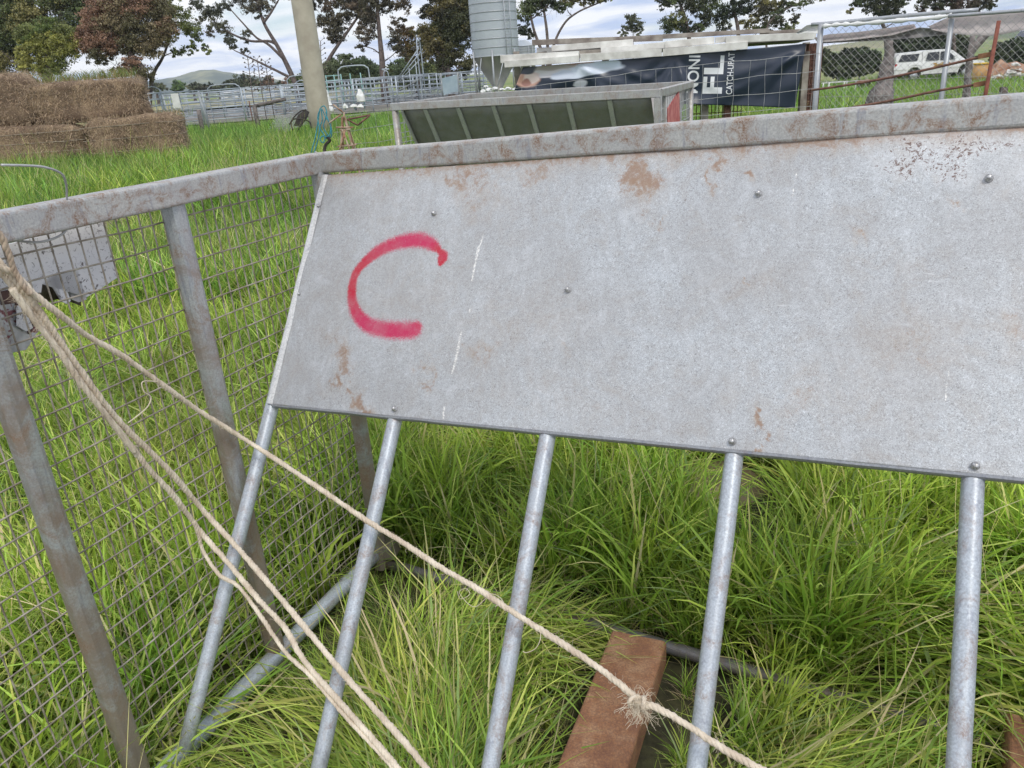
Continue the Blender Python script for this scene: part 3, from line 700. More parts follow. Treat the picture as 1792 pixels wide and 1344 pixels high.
# ================================================================== GRASS
def blade_rows(base, d0, length, w, lean, nseg, droop, rngl):
    """a tapering blade: returns centre points and half widths"""
    pts = [base]; v = np.array([d0[0]*lean, d0[1]*lean, 1.0]); v /= np.linalg.norm(v)
    for s in range(nseg):
        pts.append(pts[-1]+v*length/nseg)
        v = v+np.array([d0[0], d0[1], -0.4])*droop/nseg+rngl.normal(0, 0.06, 3); v /= np.linalg.norm(v)
    return pts
PAL = [(0.19, 0.31, 0.04), (0.26, 0.39, 0.05), (0.35, 0.47, 0.08), (0.14, 0.21, 0.035), (0.48, 0.53, 0.13), (0.50, 0.46, 0.20), (0.62, 0.53, 0.31), (0.24, 0.34, 0.12)]
def tuft(kind, seed, nb):
    rl = np.random.default_rng(seed); V = []; Fc = []; Cc_ = []
    for bi in range(nb):
        rad = {'up': 0.05, 'lodge': 0.20, 'thin': 0.12, 'dry': 0.10, 'seed': 0.07, 'far': 0.16}[kind]
        th = rl.uniform(0, 6.283); rr = rad*math.sqrt(rl.uniform()); base = np.array([rr*math.cos(th), rr*math.sin(th), -0.01])
        hd = rl.uniform(0, 6.283); w = rl.uniform(0.0018, 0.0048); p_ = [.2, .24, .16, .14, .1, .07, .04, .05]
        if kind == 'up': L = rl.uniform(.20, .40); lean = rl.uniform(0.05, .45); droop = rl.uniform(.2, 1.4); ns = 5; w *= 1.25; p_ = [.18, .30, .22, .12, .10, .04, .01, .03]
        elif kind == 'lodge': hd = rl.normal(0, .62); L = rl.uniform(.28, .55); lean = rl.uniform(0.8, 2.6); droop = rl.uniform(.2, .9); ns = 5; base[2] = rl.uniform(-.01, .05); w *= 1.15; p_ = [.20, .18, .15, .10, .13, .11, .08, .05]
        elif kind == 'thin': L = rl.uniform(.14, .32); lean = rl.uniform(.2, 1.5); droop = rl.uniform(.4, 2.2); ns = 4
        elif kind == 'dry': L = rl.uniform(.15, .35); lean = rl.uniform(.6, 3.0); droop = rl.uniform(.1, 1.0); ns = 3; w *= 0.8; p_ = [.04, .04, .04, .04, .08, .26, .42, .08]
        elif kind == 'seed': L = rl.uniform(.35, .62); lean = rl.uniform(0.05, .5); droop = rl.uniform(.1, .6); ns = 5; w = 0.0009; p_ = [.1, .1, .1, .05, .2, .25, .2, 0]
        else: L = rl.uniform(.22, .42); lean = rl.uniform(.05, .7); droop = rl.uniform(.3, 1.5); ns = 3; w = rl.uniform(.003, .0065); p_ = [.28, .30, .12, .18, .05, .02, .01, .04]
        d0 = (math.cos(hd), math.sin(hd)); pts = blade_rows(base, d0, L, w, lean, ns, droop, rl)
        tw = rl.uniform(-1.2, 1.2); sx = np.array([-math.sin(hd+tw), math.cos(hd+tw), rl.uniform(-.3, .3)]); sx /= np.linalg.norm(sx)
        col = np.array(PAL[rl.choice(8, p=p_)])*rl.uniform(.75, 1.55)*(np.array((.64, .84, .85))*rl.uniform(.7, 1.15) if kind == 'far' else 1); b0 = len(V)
        for s, p in enumerate(pts[:-1]):
            k = s/ns; hw = w*(0.65+0.9*k if k < .35 else 1.0*(1-k)**.6+.12) if kind != 'seed' else w
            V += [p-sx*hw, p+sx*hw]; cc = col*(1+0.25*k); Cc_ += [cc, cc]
        V.append(pts[-1]); Cc_.append(col*1.15)
        for s in range(ns-1): Fc.append((b0+2*s, b0+2*s+1, b0+2*s+3, b0+2*s+2))
        Fc.append((b0+2*ns-2, b0+2*ns-1, b0+2*ns))
        if kind == 'seed' and bi % 3 == 0:      # spikelets along the last part of the stem
            tp = pts[-1]; dv_ = nrm(pts[-1]-pts[-2]); sc_col = np.array((0.34, 0.33, 0.13))*rl.uniform(.8, 1.3)
            for q_ in range(9):
                p = tp-dv_*0.009*q_; sd_ = nrm(rl.normal(0, 1, 3)+dv_*1.5); b1 = len(V)
                s2 = nrm(np.cross(sd_, dv_)+1e-6)*0.0017
                V += [p-s2*.4, p+sd_*0.006+s2, p+sd_*0.012, p+sd_*.006-s2]; Fc.append((b1, b1+1, b1+2, b1+3)); Cc_ += [sc_col]*4
    me = bpy.data.meshes.new('grass_tuft'); me.from_pydata([tuple(v) for v in V], [], Fc); me.materials.append(M['grass'])
    at_ = me.attributes.new('col', 'FLOAT_COLOR', 'POINT'); at_.data.foreach_set('color', np.hstack([np.array(Cc_), np.ones((len(Cc_), 1))]).astype(np.float32).ravel())
    me.update(); return me
gcol = bpy.data.collections.new('grass source')        # source of the scattered tufts, not linked to the scene
kinds = [('up', 45)]*3+[('lodge', 54)]*5+[('thin', 50)]*3+[('dry', 30)]*2+[('seed', 9)]*2+[('far', 30)]*3
for k, (kd, nb) in enumerate(kinds):
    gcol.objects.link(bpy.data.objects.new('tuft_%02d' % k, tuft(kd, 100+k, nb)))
K = {'up': (0, 3), 'lodge': (3, 8), 'thin': (8, 11), 'dry': (11, 13), 'seed': (13, 15), 'far': (15, 18)}
gp = []      # x, y, z, rz, tilt, scale, idx
def pick(k): return random.randrange(*K[k])
def inbare(x, y, bare):
    return any(((x-a)/ra)**2+((y-b)/rb)**2 < 1+random.uniform(-.25, .35) for a, b, ra, rb in bare)
def bare_of(pxs, Z):
    P = np.array([onz(x, y, Z) for x, y in pxs]); return (P[:, 0].mean(), P[:, 1].mean(), np.ptp(P[:, 0])/2*.95, np.ptp(P[:, 1])/2*.95)
BARE = [bare_of([(150, 385), (310, 385), (230, 366), (230, 410)], .03), bare_of([(1160, 830), (1340, 830), (1250, 795), (1250, 872)], .05)]
BARE = [(a, b-.45*k, ra*1.05, rb_+.55*k) for (a, b, ra, rb_), k in zip(BARE, (4.2, .5))]
beamA = onz(1070, 1103, .1); beamB = onz(978, 1330, .1)
def on_beam(x, y):
    for A, d in BMS:
        v = np.array([x-A[0], y-A[1]]); s = v@d; c = abs(v[0]*d[1]-v[1]*d[0])
        if -0.08 < s < 1.3 and c < 0.13: return True
    return False
def near_rail(x, y):
    p = np.array([x, y])-C_[:2]; ua = nrm(aU[:2]); ub = nrm(bU[:2])
    return (abs(p@nrm(nA[:2])) < .09 and p@ua > .85) or (abs(p@nrm(nE[:2])-.12) < .22 and p@ub > -.1 and p@ub < .95) or any(
        -0.1 < (np.array([x-A[0], y-A[1]])@bd) < 1.3 and abs((x-A[0])*bd[1]-(y-A[1])*bd[0]) < 0.26 for A, bd in BMS)
BMS = [(onz(1120, 1115, .08), nrm((beamB-beamA)[:2])), (onz(1835, 1262, .08), nrm((onz(1768, 1344, .15)-onz(1762, 1246, .15))[:2]))]
def nz(x, y, s, seed): return mnoise.noise((x*s, y*s, seed))
random.seed(11)
# near: the thick sward under and around the feeder
for _ in range(5600):
    y = 0.3+6.0*random.random()**1.15; hw = 0.95*y+1.0; x = random.uniform(-hw, hw)
    if random.random() > (1.0 if y < 3.2 else 0.75): continue
    if inbare(x, y, BARE) or on_beam(x, y): continue
    inside = (np.array([x, y])-C_[:2])@nA[:2] > -0.15 and (np.array([x, y])-C_[:2])@nE[:2] > -0.1     # inside the feeder: lodged
    v = nz(x, y, 1.1, 3)+nz(x, y, 3.0, 9)*.5
    swirl = 2.2*nz(x, y, 0.8, 21)*math.pi
    if x > 0.1 and y < 2.2: swirl = -0.75+1.1*nz(x, y, 1.3, 5)
    if inside:
        kd = 'lodge' if v < .12 else 'up'
        if random.random() < .15: kd = 'dry'
        if random.random() < .12: kd = 'thin'
    else:
        kd = 'up' if v > -0.25 else 'lodge'
        if random.random() < .25: kd = 'thin'
    if random.random() < .11: kd = 'seed'
    sc = random.uniform(.75, 1.15)*(1.15 if not inside else .78)
    if inside and kd == 'up': sc *= .85
    if near_rail(x, y): sc *= .42
    gp.append((x, y, float(terrain(x, y))-.01, swirl+random.gauss(0, .35) if kd in ('lodge', 'dry') else random.uniform(0, 6.28), random.gauss(0, .12), sc, pick(kd)))
# middle distance
for _ in range(15000):
    y = 5.5+14*random.random()**1.3; hw = .78*y+1.2; x = random.uniform(-hw, hw)
    v = nz(x, y, .5, 3)
    kd = random.choices(['far', 'up', 'lodge', 'seed', 'dry'], [5, 1.2, .5, .7, .3])[0]
    if inbare(x, y, BARE): continue
    gp.append((x, y, float(terrain(x, y)), random.uniform(0, 6.28), random.gauss(0, .1), random.uniform(.8, 1.3)*(1.0+.45*v)*(1.0 if y < 9 else 1.3)*(1.12 if x < 1 else 1), pick(kd)))
for _ in range(18000):
    y = 15+41*random.random()**1.4; hw = .75*y; x = random.uniform(-hw, hw)
    if x < -1 and y > 36: continue
    v = nz(x, y, .2, 3)
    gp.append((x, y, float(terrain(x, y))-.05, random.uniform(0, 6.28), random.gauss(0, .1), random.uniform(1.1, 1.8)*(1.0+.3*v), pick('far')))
gp = np.array(gp)
gm = bpy.data.meshes.new('grass'); gm.from_pydata(gp[:, :3].tolist(), [], [])
for nme, typ, dat in (('rz', 'FLOAT', gp[:, 3]), ('tl', 'FLOAT', gp[:, 4]), ('sc', 'FLOAT', gp[:, 5]), ('idx', 'INT', gp[:, 6].astype(np.int32))):
    a_ = gm.attributes.new(nme, typ, 'POINT'); a_.data.foreach_set('value', np.ascontiguousarray(dat, np.int32 if typ == 'INT' else np.float32))
grass = bpy.data.objects.new('grass', gm); COL.objects.link(grass); grass['kind'] = 'stuff'
def scatter_nodes(coll, name):
    ng = bpy.data.node_groups.new(name, 'GeometryNodeTree')
    ng.interface.new_socket('Geometry', in_out='INPUT', socket_type='NodeSocketGeometry'); ng.interface.new_socket('Geometry', in_out='OUTPUT', socket_type='NodeSocketGeometry')
    gi = ng.nodes.new('NodeGroupInput'); go = ng.nodes.new('NodeGroupOutput'); ip = ng.nodes.new('GeometryNodeInstanceOnPoints')
    ci = ng.nodes.new('GeometryNodeCollectionInfo'); ci.inputs[0].default_value = coll; ci.inputs['Separate Children'].default_value = True; ci.inputs['Reset Children'].default_value = True
    def na(n_, ty):
        x = ng.nodes.new('GeometryNodeInputNamedAttribute'); x.data_type = ty; x.inputs[0].default_value = n_; return x.outputs[0]
    cx = ng.nodes.new('ShaderNodeCombineXYZ'); ng.links.new(na('tl', 'FLOAT'), cx.inputs[0]); ng.links.new(na('rz', 'FLOAT'), cx.inputs[2])
    ng.links.new(gi.outputs[0], ip.inputs['Points']); ng.links.new(ci.outputs[0], ip.inputs['Instance']); ip.inputs['Pick Instance'].default_value = True
    ng.links.new(na('idx', 'INT'), ip.inputs['Instance Index']); ng.links.new(cx.outputs[0], ip.inputs['Rotation']); ng.links.new(na('sc', 'FLOAT'), ip.inputs['Scale'])
    ng.links.new(ip.outputs[0], go.inputs[0]); return ng
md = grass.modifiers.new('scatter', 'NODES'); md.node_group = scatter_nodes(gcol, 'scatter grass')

# ================================================================== HAY BALES
def straw_material():
    m_, t, b = mat_new('weathered hay')
    c = nramp(t, nnoise(t, 1.0, 7, 0.75, vec=mapvec(t, (60, 60, 22), (0.3, 0.4, 0.2)), dist=1.5), [(0.3, (0.05, 0.032, 0.02)), (0.46, (0.21, 0.14, 0.085)), (0.62, (0.52, 0.39, 0.25))])
    c = nmix(t, nramp(t, nnoise(t, 2.2, 4, coord='World'), [(0.42, 0.0), (0.62, 0.6)]), c, (0.085, 0.05, 0.035))
    t.links.new(c, b.inputs['Base Color']); b.inputs['Roughness'].default_value = 0.95
    nbump(t, b, nnoise(t, 1.0, 6, 0.8, vec=mapvec(t, (60, 60, 22), (0.3, 0.4, 0.2))), 0.8, 0.03); return m_
M['straw'] = straw_material()
M['twine'] = simple('bale twine', (0.22, 0.18, 0.13), (0.42, 0.36, 0.28), 8, 0.8)
def bale(lab, A, B, h_, dep, seed, strings=0):
    """A,B: lower front corners (world, left/right); loose straw stands proud of a lumpy body"""
    A = np.asarray(A, float); B = np.asarray(B, float); rl = np.random.default_rng(seed)
    L = np.linalg.norm(B-A); t = (B-A)/L; bk = nrm(np.cross([0, 0, 1.0], t)); u_ = np.cross(t, bk); u_ = u_ if u_[2] > 0 else -u_
    root = thing('hay_bale', lab, 'hay bale', (A+B)/2, 'big square hay bales')
    bm = bmesh.new(); bmesh.ops.create_cube(bm, size=1); bmesh.ops.subdivide_edges(bm, edges=bm.edges[:], cuts=13, use_grid_fill=True)
    for v in bm.verts:
        x, y, z = v.co.x*2, v.co.y*2, v.co.z*2
        rr = (abs(x)**8+abs(y)**8+abs(z)**8)**(1/8.); k = 1/max(rr, 1e-6) if rr > 1 else 1
        n_ = mnoise.noise((x*1.4+seed, y*1.4, z*1.4))*.10+mnoise.noise((x*5+seed, y*5, z*5))*.06
        p = np.array([x*k*L/2, y*k*dep/2, z*k*h_/2])*(1+n_*0.9)
        p[2] -= 0.06*h_*max(0, abs(x)-.75)*4*max(z, 0)
        w = (A+B)/2 + t*p[0]+bk*(p[1]+dep/2)+u_*(p[2]+h_/2); v.co = Vector(w)
    me = bpy.data.meshes.new('bale_body'); bm.to_mesh(me); bm.free(); me.materials.append(M['straw'])
    me.polygons.foreach_set('use_smooth', [True]*len(me.polygons))
    o_ = bpy.data.objects.new('bale_body', me); COL.objects.link(o_); o_.parent = root; o_.matrix_parent_inverse = Matrix.Translation(-root.location)
    V = []; Fc = []; Cl = []
    for _ in range(6500):
        f = rl.integers(0, 4); x, y, z = rl.uniform(-1, 1, 3)
        if f <= 1: y = -1; nn = -bk
        elif f == 2: z = 1; nn = u_
        else: x = 1 if rl.uniform() < .6 else -1; nn = t*x
        p = (A+B)/2+t*x*L/2*.985+bk*(y*dep/2*.985+dep/2)+u_*(z*h_/2*.985+h_/2)+nn*0.0
        d = nrm(rl.normal(0, 1, 3)*.8+nn*.55+np.array([0, 0, -.5 if f != 2 else .1])); l = rl.uniform(.03, .12); s = nrm(np.cross(d, nn)+1e-6)*rl.uniform(.002, .005)
        b0 = len(V); V += [p-s, p+s, p+d*l+s*.5, p+d*l-s*.5]; Fc.append((b0, b0+1, b0+2, b0+3))
        c_ = np.array((0.50, 0.37, 0.245))*rl.uniform(.2, 1.4) if f != 2 else np.array((0.42, 0.32, 0.20))*rl.uniform(.5, 1.2); Cl += [c_]*4
    o_ = mesh('loose_straw', V, Fc, M['leaf'], root, False, attrs={'col': ('FLOAT_COLOR', np.array(Cl))}, kind='stuff')
    for k in range(strings):
        z = h_*(0.16+0.70*k/max(1, strings-1)); P = [A+t*(L*f)-bk*0.015+u_*(z+0.015*mnoise.noise((f*5, k, seed)))+0 for f in np.linspace(-.01, 1.01, 10)]
        P = [P[0]+bk*dep*.9+t*(-.02)]+P+[P[-1]+bk*dep*.9+t*.02]
        tube('twine', P, 0.006, M['twine'], root, 5)
    return root
def bl(px0, px1, pyb, depth0, depth1, zb):
    a = at(px0, pyb, depth0); b_ = at(px1, pyb-4, depth1); a[2] = zb; b_[2] = zb; return a, b_
a, b_ = bl(-150, 153, 290, 16.6, 17.0, 0.02); bale('lower hay bale at the far left with its twine bands showing', a, b_, 1.14, 1.3, 1, 5)
a, b_ = bl(156, 330, 280, 17.0, 17.6, 0.02); bale('lower right hay bale at the end of the stack, twine round it', a, b_, 1.17, 1.3, 2, 4)
a, b_ = bl(52, 262, 218, 16.8, 17.5, 1.14); bale('long upper hay bale with grass sprouting on top', a, b_, 0.84, 1.2, 3)
a, b_ = bl(-160, 60, 220, 16.4, 16.8, 1.14); bale('highest hay bale cut off by the left edge', a, b_, 1.10, 1.2, 4)
# weeds sprouting on the bales
def weeds(name_kind, pts, ln, seed, cols):
    rl = np.random.default_rng(seed); V = []; Fc = []; Cl = []
    for p, n_ in pts:
        for _ in range(n_):
            q_ = np.array(p)+np.array([rl.normal(0, .10), rl.normal(0, .15), 0]); l = ln*rl.uniform(.4, 1.2); hd = rl.uniform(0, 6.28)
            d = nrm([math.cos(hd)*.45, math.sin(hd)*.45, 1]); w_ = nrm(np.cross(d, [math.sin(hd*3), math.cos(hd*5), .1]))*.006; b0 = len(V)
            V += [q_-w_, q_+w_, q_+d*l*.6+w_*.7, q_+d*l*.6-w_*.7, q_+d*l+np.array([math.cos(hd), math.sin(hd), -.3])*l*.2]
            Fc += [(b0, b0+1, b0+2, b0+3), (b0+3, b0+2, b0+4)]; c_ = np.array(cols[rl.integers(len(cols))])*rl.uniform(.7, 1.2); Cl += [c_]*5
    o_ = mesh(name_kind, V, Fc, M['leaf'], None, False, attrs={'col': ('FLOAT_COLOR', np.array(Cl))}); o_['kind'] = 'stuff'; return o_
pts = []
for x in np.linspace(58, 225, 26):
    p = at(x, 137-4*math.sin(x*.05), 17.6); p[2] = 2.02; pts.append((p, random.choice([12, 26, 50])))
for x in np.linspace(262, 322, 10):
    p = at(x, 197, 18.1); p[2] = 1.1; pts.append((p, 10))
weeds('weeds', pts, 0.25, 5, [(0.16, 0.24, 0.05), (0.22, 0.26, 0.07), (0.34, 0.28, 0.12)])

# ================================================================== TREES
def crown_mesh(name, parent, clumps, depth, leaf, cols, dens, rl, droop=0.35, thick=0.8):
    """clumps: px, py, rx, ry (pixels); leaves hang in small sub-clusters through each clump's volume"""
    V = []; Cl = []
    for (x, y, rx, ry) in clumps:
        c0 = at(x, y, depth); s = depth/F; nsub = max(8, int(dens*rx*ry/9)); base_c = np.array(cols[rl.integers(len(cols))])
        for _ in range(nsub):
            g = rl.normal(0, .50, 3); g = g/max(1, np.linalg.norm(g)/1.05)
            sub = c0 + np.array([1, 0, 0])*g[0]*rx*s + np.array([0, 1, 0])*g[1]*rx*s*thick + np.array([0, 0, 1.])*g[2]*ry*s
            sr = min(rx, ry)*s*rl.uniform(.20, .42); cc = base_c*rl.uniform(.8, 2.2); k = int(rl.integers(30, 50))
            P = sub+rl.normal(0, .5, (k, 3))*sr*np.array([1.15, 1.15, .75])
            d = rl.normal(0, 1, (k, 3)); d[:, 2] -= droop*2; d /= np.linalg.norm(d, axis=1)[:, None]
            w_ = np.cross(d, rl.normal(0, 1, (k, 3))); w_ /= np.linalg.norm(w_, axis=1)[:, None]
            L = leaf*(.58 if depth < 48 else .74)*rl.uniform(.6, 1.4, (k, 1)); Wd = w_*L*.28
            V.append(np.stack([P-d*L*.5, P+Wd, P+d*L*.5, P-Wd], 1).reshape(-1, 3)); Cl.append(np.repeat(cc[None]*rl.uniform(.75, 1.25, (k, 1)), 4, axis=0))
    V = np.concatenate(V); Cl = np.concatenate(Cl); Fq = np.arange(len(V)).reshape(-1, 4)
    return mesh(name, V, Fq, M['leaf'], parent, False, attrs={'col': ('FLOAT_COLOR', Cl)})
OLIVE = [(0.085, 0.105, 0.04), (0.115, 0.12, 0.045), (0.06, 0.075, 0.035), (0.15, 0.135, 0.05)]
DARK = [(0.030, 0.040, 0.020), (0.045, 0.050, 0.024), (0.06, 0.055, 0.03)]
BROWN = [(0.17, 0.11, 0.07), (0.20, 0.12, 0.08), (0.15, 0.12, 0.065), (0.09, 0.08, 0.04)]
YELL = [(0.19, 0.19, 0.05), (0.23, 0.22, 0.06), (0.13, 0.145, 0.045)]
GREY = [(0.09, 0.10, 0.055), (0.11, 0.11, 0.06), (0.07, 0.08, 0.045)]
def tree(lab, depth, trunk, clumps, cols, leaf=0.16, dens=1.0, seed=0, tr=0.3, group=None, limbs=True, ground_=None, name='gum_tree', bark='bark', twigs=True, extra=()):
    """trunk: pixel polyline from the foot up; limbs reach from the trunk to every clump"""
    rl = np.random.default_rng(seed)
    P = [at(x, y, depth) for x, y in trunk]; foot = P[0].copy(); foot[2] = float(terrain(foot[0], foot[1]))-0.1
    if P[0][2] - foot[2] > 0.3: P = [foot]+P
    else: P[0] = foot
    root = thing(name, lab, 'tree', foot, group)
    T = catmull(P, 6); rr = np.linspace(tr*.72, tr*.26, len(T)); rr[:2] *= 1.25
    mb = MB(); mb.add(*tube_vf(T, rr, 9))
    exn = []
    for ex in extra:
        Q = catmull([at(x, y, depth)+np.array([0, rl.normal(0, .15), 0]) for x, y in ex], 4); rq = np.linspace(tr*.34, tr*.10, len(Q)); mb.add(*tube_vf(Q, rq, 7)); exn += list(zip(Q, rq))
    if limbs:
        nodes = [(T[k_], rr[k_]) for k_ in range(len(T)//4, len(T))]+exn; tb = at(*trunk[min(2, len(trunk)-1)], depth)
        for (x, y, rx, ry) in sorted(clumps, key=lambda q_: np.linalg.norm(at(q_[0], q_[1], depth)-tb)):
            c = at(x, y, depth) + np.array([0, rl.normal(0, .4)*rx*depth/F, 0])
            NP = np.array([q_[0] for q_ in nodes]); dd = np.linalg.norm(NP-c, axis=1); i_ = int(np.argmin(dd+1.6*np.maximum(0, NP[:, 2]-c[2]+0.55*dd)+.25*rl.uniform(0, 1, len(dd)))); A = NP[i_]
            L = np.linalg.norm(c-A); mid = A*.5+c*.5+np.array([rl.normal(0, .08), rl.normal(0, .15), rl.normal(.02, .06)])*L
            Q = catmull([A, A*.75+mid*.25+rl.normal(0, .03, 3)*L, mid, c], 4); r0_ = min(nodes[i_][1]*.75, 0.025+L*.02)
            nodes += [(q_, r0_*(1-.6*k_/len(Q))) for k_, q_ in enumerate(Q) if k_ > 2]
            mb.add(*tube_vf(Q, np.linspace(r0_, r0_*.35, len(Q)), 6))
            if twigs:
                for _ in range(7):
                    k = rl.integers(4, len(Q)); d = nrm(nrm(Q[-1]-Q[0])*.6+rl.normal(0, .7, 3)); l = rl.uniform(.5, 1.15)*max(rx, ry)*depth/F
                    q2 = catmull([Q[k], Q[k]+d*l*.5+rl.normal(0, .05, 3)*l, Q[k]+d*l+rl.normal(0, .12, 3)*l], 3); mb.add(*tube_vf(q2, np.linspace(r0_*.32, r0_*.1, len(q2)), 4, False))
    mb.build('trunk', M[bark], root, True)
    crown_mesh('crown', root, clumps, depth, leaf, cols, dens, rl)
    return root
def rc(box, n_, rmin, rmax, rl, asp=.75):
    x0, y0, x1, y1 = box; return [(rl.uniform(x0, x1), rl.uniform(y0, y1), (r_ := rl.uniform(rmin, rmax)), r_*asp) for _ in range(n_)]
rg = np.random.default_rng(5)
tree('tall olive gum tree with a wide crown above the hay bales', 42, [(75, 240), (85, 130), (100, 60), (110, 0)],
     rc((-40, -60, 200, 60), 26, 26, 44, rg)+[(20, 12, 36, 22), (60, 40, 30, 20), (10, 60, 24, 18), (-20, 100, 30, 26)], OLIVE, .20, 1.0, 1, .35)
tree('dark gum tree at the left edge behind the hay', 45, [(-10, 240), (0, 120), (-5, 60)], rc((-40, 75, 22, 125), 9, 18, 30, rg)+[(5, 45, 20, 14), (30, 50, 16, 12)], DARK+OLIVE[:1], .18, 1.0, 2, .25)
tree('rounded yellow-green tree behind the hay bales', 36, [(84, 240), (80, 130), (82, 90)],
     [(52, 62, 22, 17), (84, 52, 26, 18), (118, 58, 22, 18), (50, 88, 20, 16), (80, 82, 26, 20), (112, 86, 26, 20), (46, 112, 16, 14), (72, 115, 22, 16), (100, 112, 16, 14), (128, 78, 15, 14), (62, 74, 20, 14), (98, 70, 22, 14), (92, 125, 14, 9), (38, 98, 10, 9)], YELL+[(0.09, 0.12, 0.03)], .15, 1.9, 3, .22)
tree('big russet-brown gum tree right of the yellow-green one', 36, [(252, 240), (250, 130), (228, 95), (215, 50)],
     [(175, 20, 30, 22), (210, 12, 36, 24), (250, 14, 34, 24), (282, 28, 26, 24), (165, 48, 26, 20), (200, 45, 34, 24), (240, 48, 34, 24), (280, 58, 26, 20), (156, 80, 22, 18), (190, 78, 28, 20),
      (228, 80, 26, 18), (262, 84, 26, 18), (290, 48, 18, 18), (172, 100, 22, 14), (230, 112, 20, 14), (248, 130, 20, 16), (210, 125, 16, 10), (150, 62, 16, 14), (270, 5, 30, 18), (228, -15, 40, 20)], BROWN, .15, 1.5, 4, .30)
tree('spreading olive gum limbs on the right side of the russet tree', 38, [(262, 240), (266, 140), (285, 100), (300, 60)],
     [(312, 30, 22, 16), (332, 48, 18, 14), (342, 62, 14, 10), (325, 88, 14, 8), (350, 82, 12, 7), (362, 90, 7, 7), (300, 12, 20, 14), (308, 92, 14, 7), (335, 78, 9, 7), (300, 64, 12, 9)], [(0.12, 0.14, 0.04), (0.08, 0.10, 0.035)], .15, 1.2, 6, .16)
# the forked gums behind the pole
tree('bare-limbed gum leaning left from its fork behind the yards', 60, [(520, 160), (512, 135), (498, 105), (484, 78), (462, 40), (446, -10)],
     [(345, 8, 14, 12), (362, 22, 16, 12), (385, 20, 14, 12), (378, 42, 14, 12), (395, 50, 14, 12), (402, 72, 12, 12), (430, 60, 9, 12), (440, 8, 22, 14), (465, 5, 16, 12), (420, -10, 30, 14), (368, 58, 9, 8), (352, 35, 8, 7), (410, 80, 8, 8), (392, 10, 14, 9), (428, 88, 7, 5), (455, 28, 9, 7), (500, -15, 30, 14)],
     [(0.085, 0.085, 0.05), (0.11, 0.10, 0.065), (0.06, 0.065, 0.04)], .19, 1.15, 7, .36, extra=[[(512, 138), (488, 126), (460, 112), (436, 100), (410, 88)], [(498, 104), (470, 78), (448, 66), (425, 40), (400, 12)], [(484, 78), (470, 72), (440, 72), (412, 62), (388, 48), (366, 30)], [(462, 40), (476, 20), (494, -8)]])
tree('gum leaning right from behind the concrete pole', 60, [(558, 170), (562, 135), (575, 105), (592, 78), (612, 50), (640, 10)],
     [(545, 5, 16, 12), (575, 12, 14, 12), (572, 40, 20, 16), (590, 55, 16, 16), (583, 70, 11, 10), (600, 30, 20, 14), (625, 10, 26, 16), (640, 30, 18, 14), (605, 0, 24, 14), (560, -10, 30, 12), (650, -5, 30, 14)],
     [(0.075, 0.065, 0.035), (0.055, 0.05, 0.03), (0.10, 0.075, 0.05)], .19, 1.5, 8, .30)
tree('upright gum with a dark forked trunk behind the cattle yards', 52, [(673, 160), (670, 130), (668, 100), (664, 60), (660, 10)],
     [(640, 60, 16, 14), (650, 38, 18, 14), (700, 12, 18, 14), (690, 45, 12, 12), (632, 80, 10, 8), (680, 5, 20, 14), (655, 8, 24, 16), (645, 25, 16, 12), (660, -20, 50, 18), (705, 35, 8, 7), (690, 70, 12, 14), (700, 85, 12, 12), (630, 50, 10, 10)],
     [(0.07, 0.065, 0.035), (0.10, 0.08, 0.05), (0.055, 0.05, 0.03)], .17, 1.0, 9, .42)
tree('dense dark green tree left of the silo', 50, [(790, 160), (785, 130), (775, 80), (770, 20)],
     rc((755, -20, 835, 60), 16, 18, 28, rg)+[(760, 85, 22, 18), (790, 95, 24, 18), (815, 110, 18, 16), (775, 115, 20, 14), (755, 60, 20, 16), (745, 20, 14, 12), (800, 70, 24, 18), (820, 50, 18, 16), (808, 130, 14, 10)],
     [(0.045, 0.050, 0.020), (0.07, 0.068, 0.025), (0.030, 0.030, 0.016), (0.10, 0.085, 0.03)], .17, 1.6, 10, .4)
tree('amber-tinted bushy tree between the trunk and the dark tree', 54, [(730, 165), (735, 130), (732, 90)],
     [(710, 60, 18, 14), (735, 58, 20, 14), (748, 80, 18, 14), (722, 85, 20, 14), (705, 85, 14, 12), (738, 105, 16, 10), (715, 105, 12, 8)], [(0.12, 0.10, 0.035), (0.09, 0.09, 0.035), (0.15, 0.10, 0.04)], .17, 1.4, 11, .2)
tree('soft grey-green bushes low behind the yards', 58, [(620, 165), (620, 140)],
     [(575, 125, 20, 14), (600, 112, 22, 14), (628, 118, 22, 14), (650, 128, 16, 12), (590, 138, 22, 10), (615, 140, 24, 9), (645, 142, 16, 8), (705, 125, 20, 14), (730, 130, 18, 12), (690, 138, 16, 9), (718, 142, 22, 8), (745, 140, 14, 8), (606, 100, 12, 8), (565, 140, 12, 9)],
     [(0.085, 0.11, 0.05), (0.065, 0.09, 0.04), (0.10, 0.12, 0.06)], .16, 1.7, 12, .12, name='bush')
tree('gum with splayed trunks right of the silo', 50, [(950, 150), (950, 100), (935, 55), (925, 10)],
     [(918, 20, 18, 16), (935, 10, 22, 14), (915, 50, 10, 14), (925, 60, 8, 10), (960, 5, 24, 12), (975, 15, 14, 10), (1000, -2, 26, 10), (1030, -2, 22, 9), (945, -20, 40, 16), (1055, -2, 10, 6)], OLIVE+DARK, .17, 1.3, 13, .24)
tree('slender leaning gum stem beside the splayed gum', 50, [(962, 150), (966, 90), (985, 45), (1010, 22), (1050, 4)],
     [(1045, 0, 18, 8), (1020, 4, 16, 8), (990, 10, 14, 9), (1062, -8, 18, 9)], OLIVE, .15, 1.0, 14, .16)
tree('second upright stem of the splayed gum', 50, [(958, 150), (958, 70), (952, 20), (945, -20)], [(960, -10, 30, 14), (945, 6, 14, 10)], OLIVE, .15, 1.0, 15, .2)
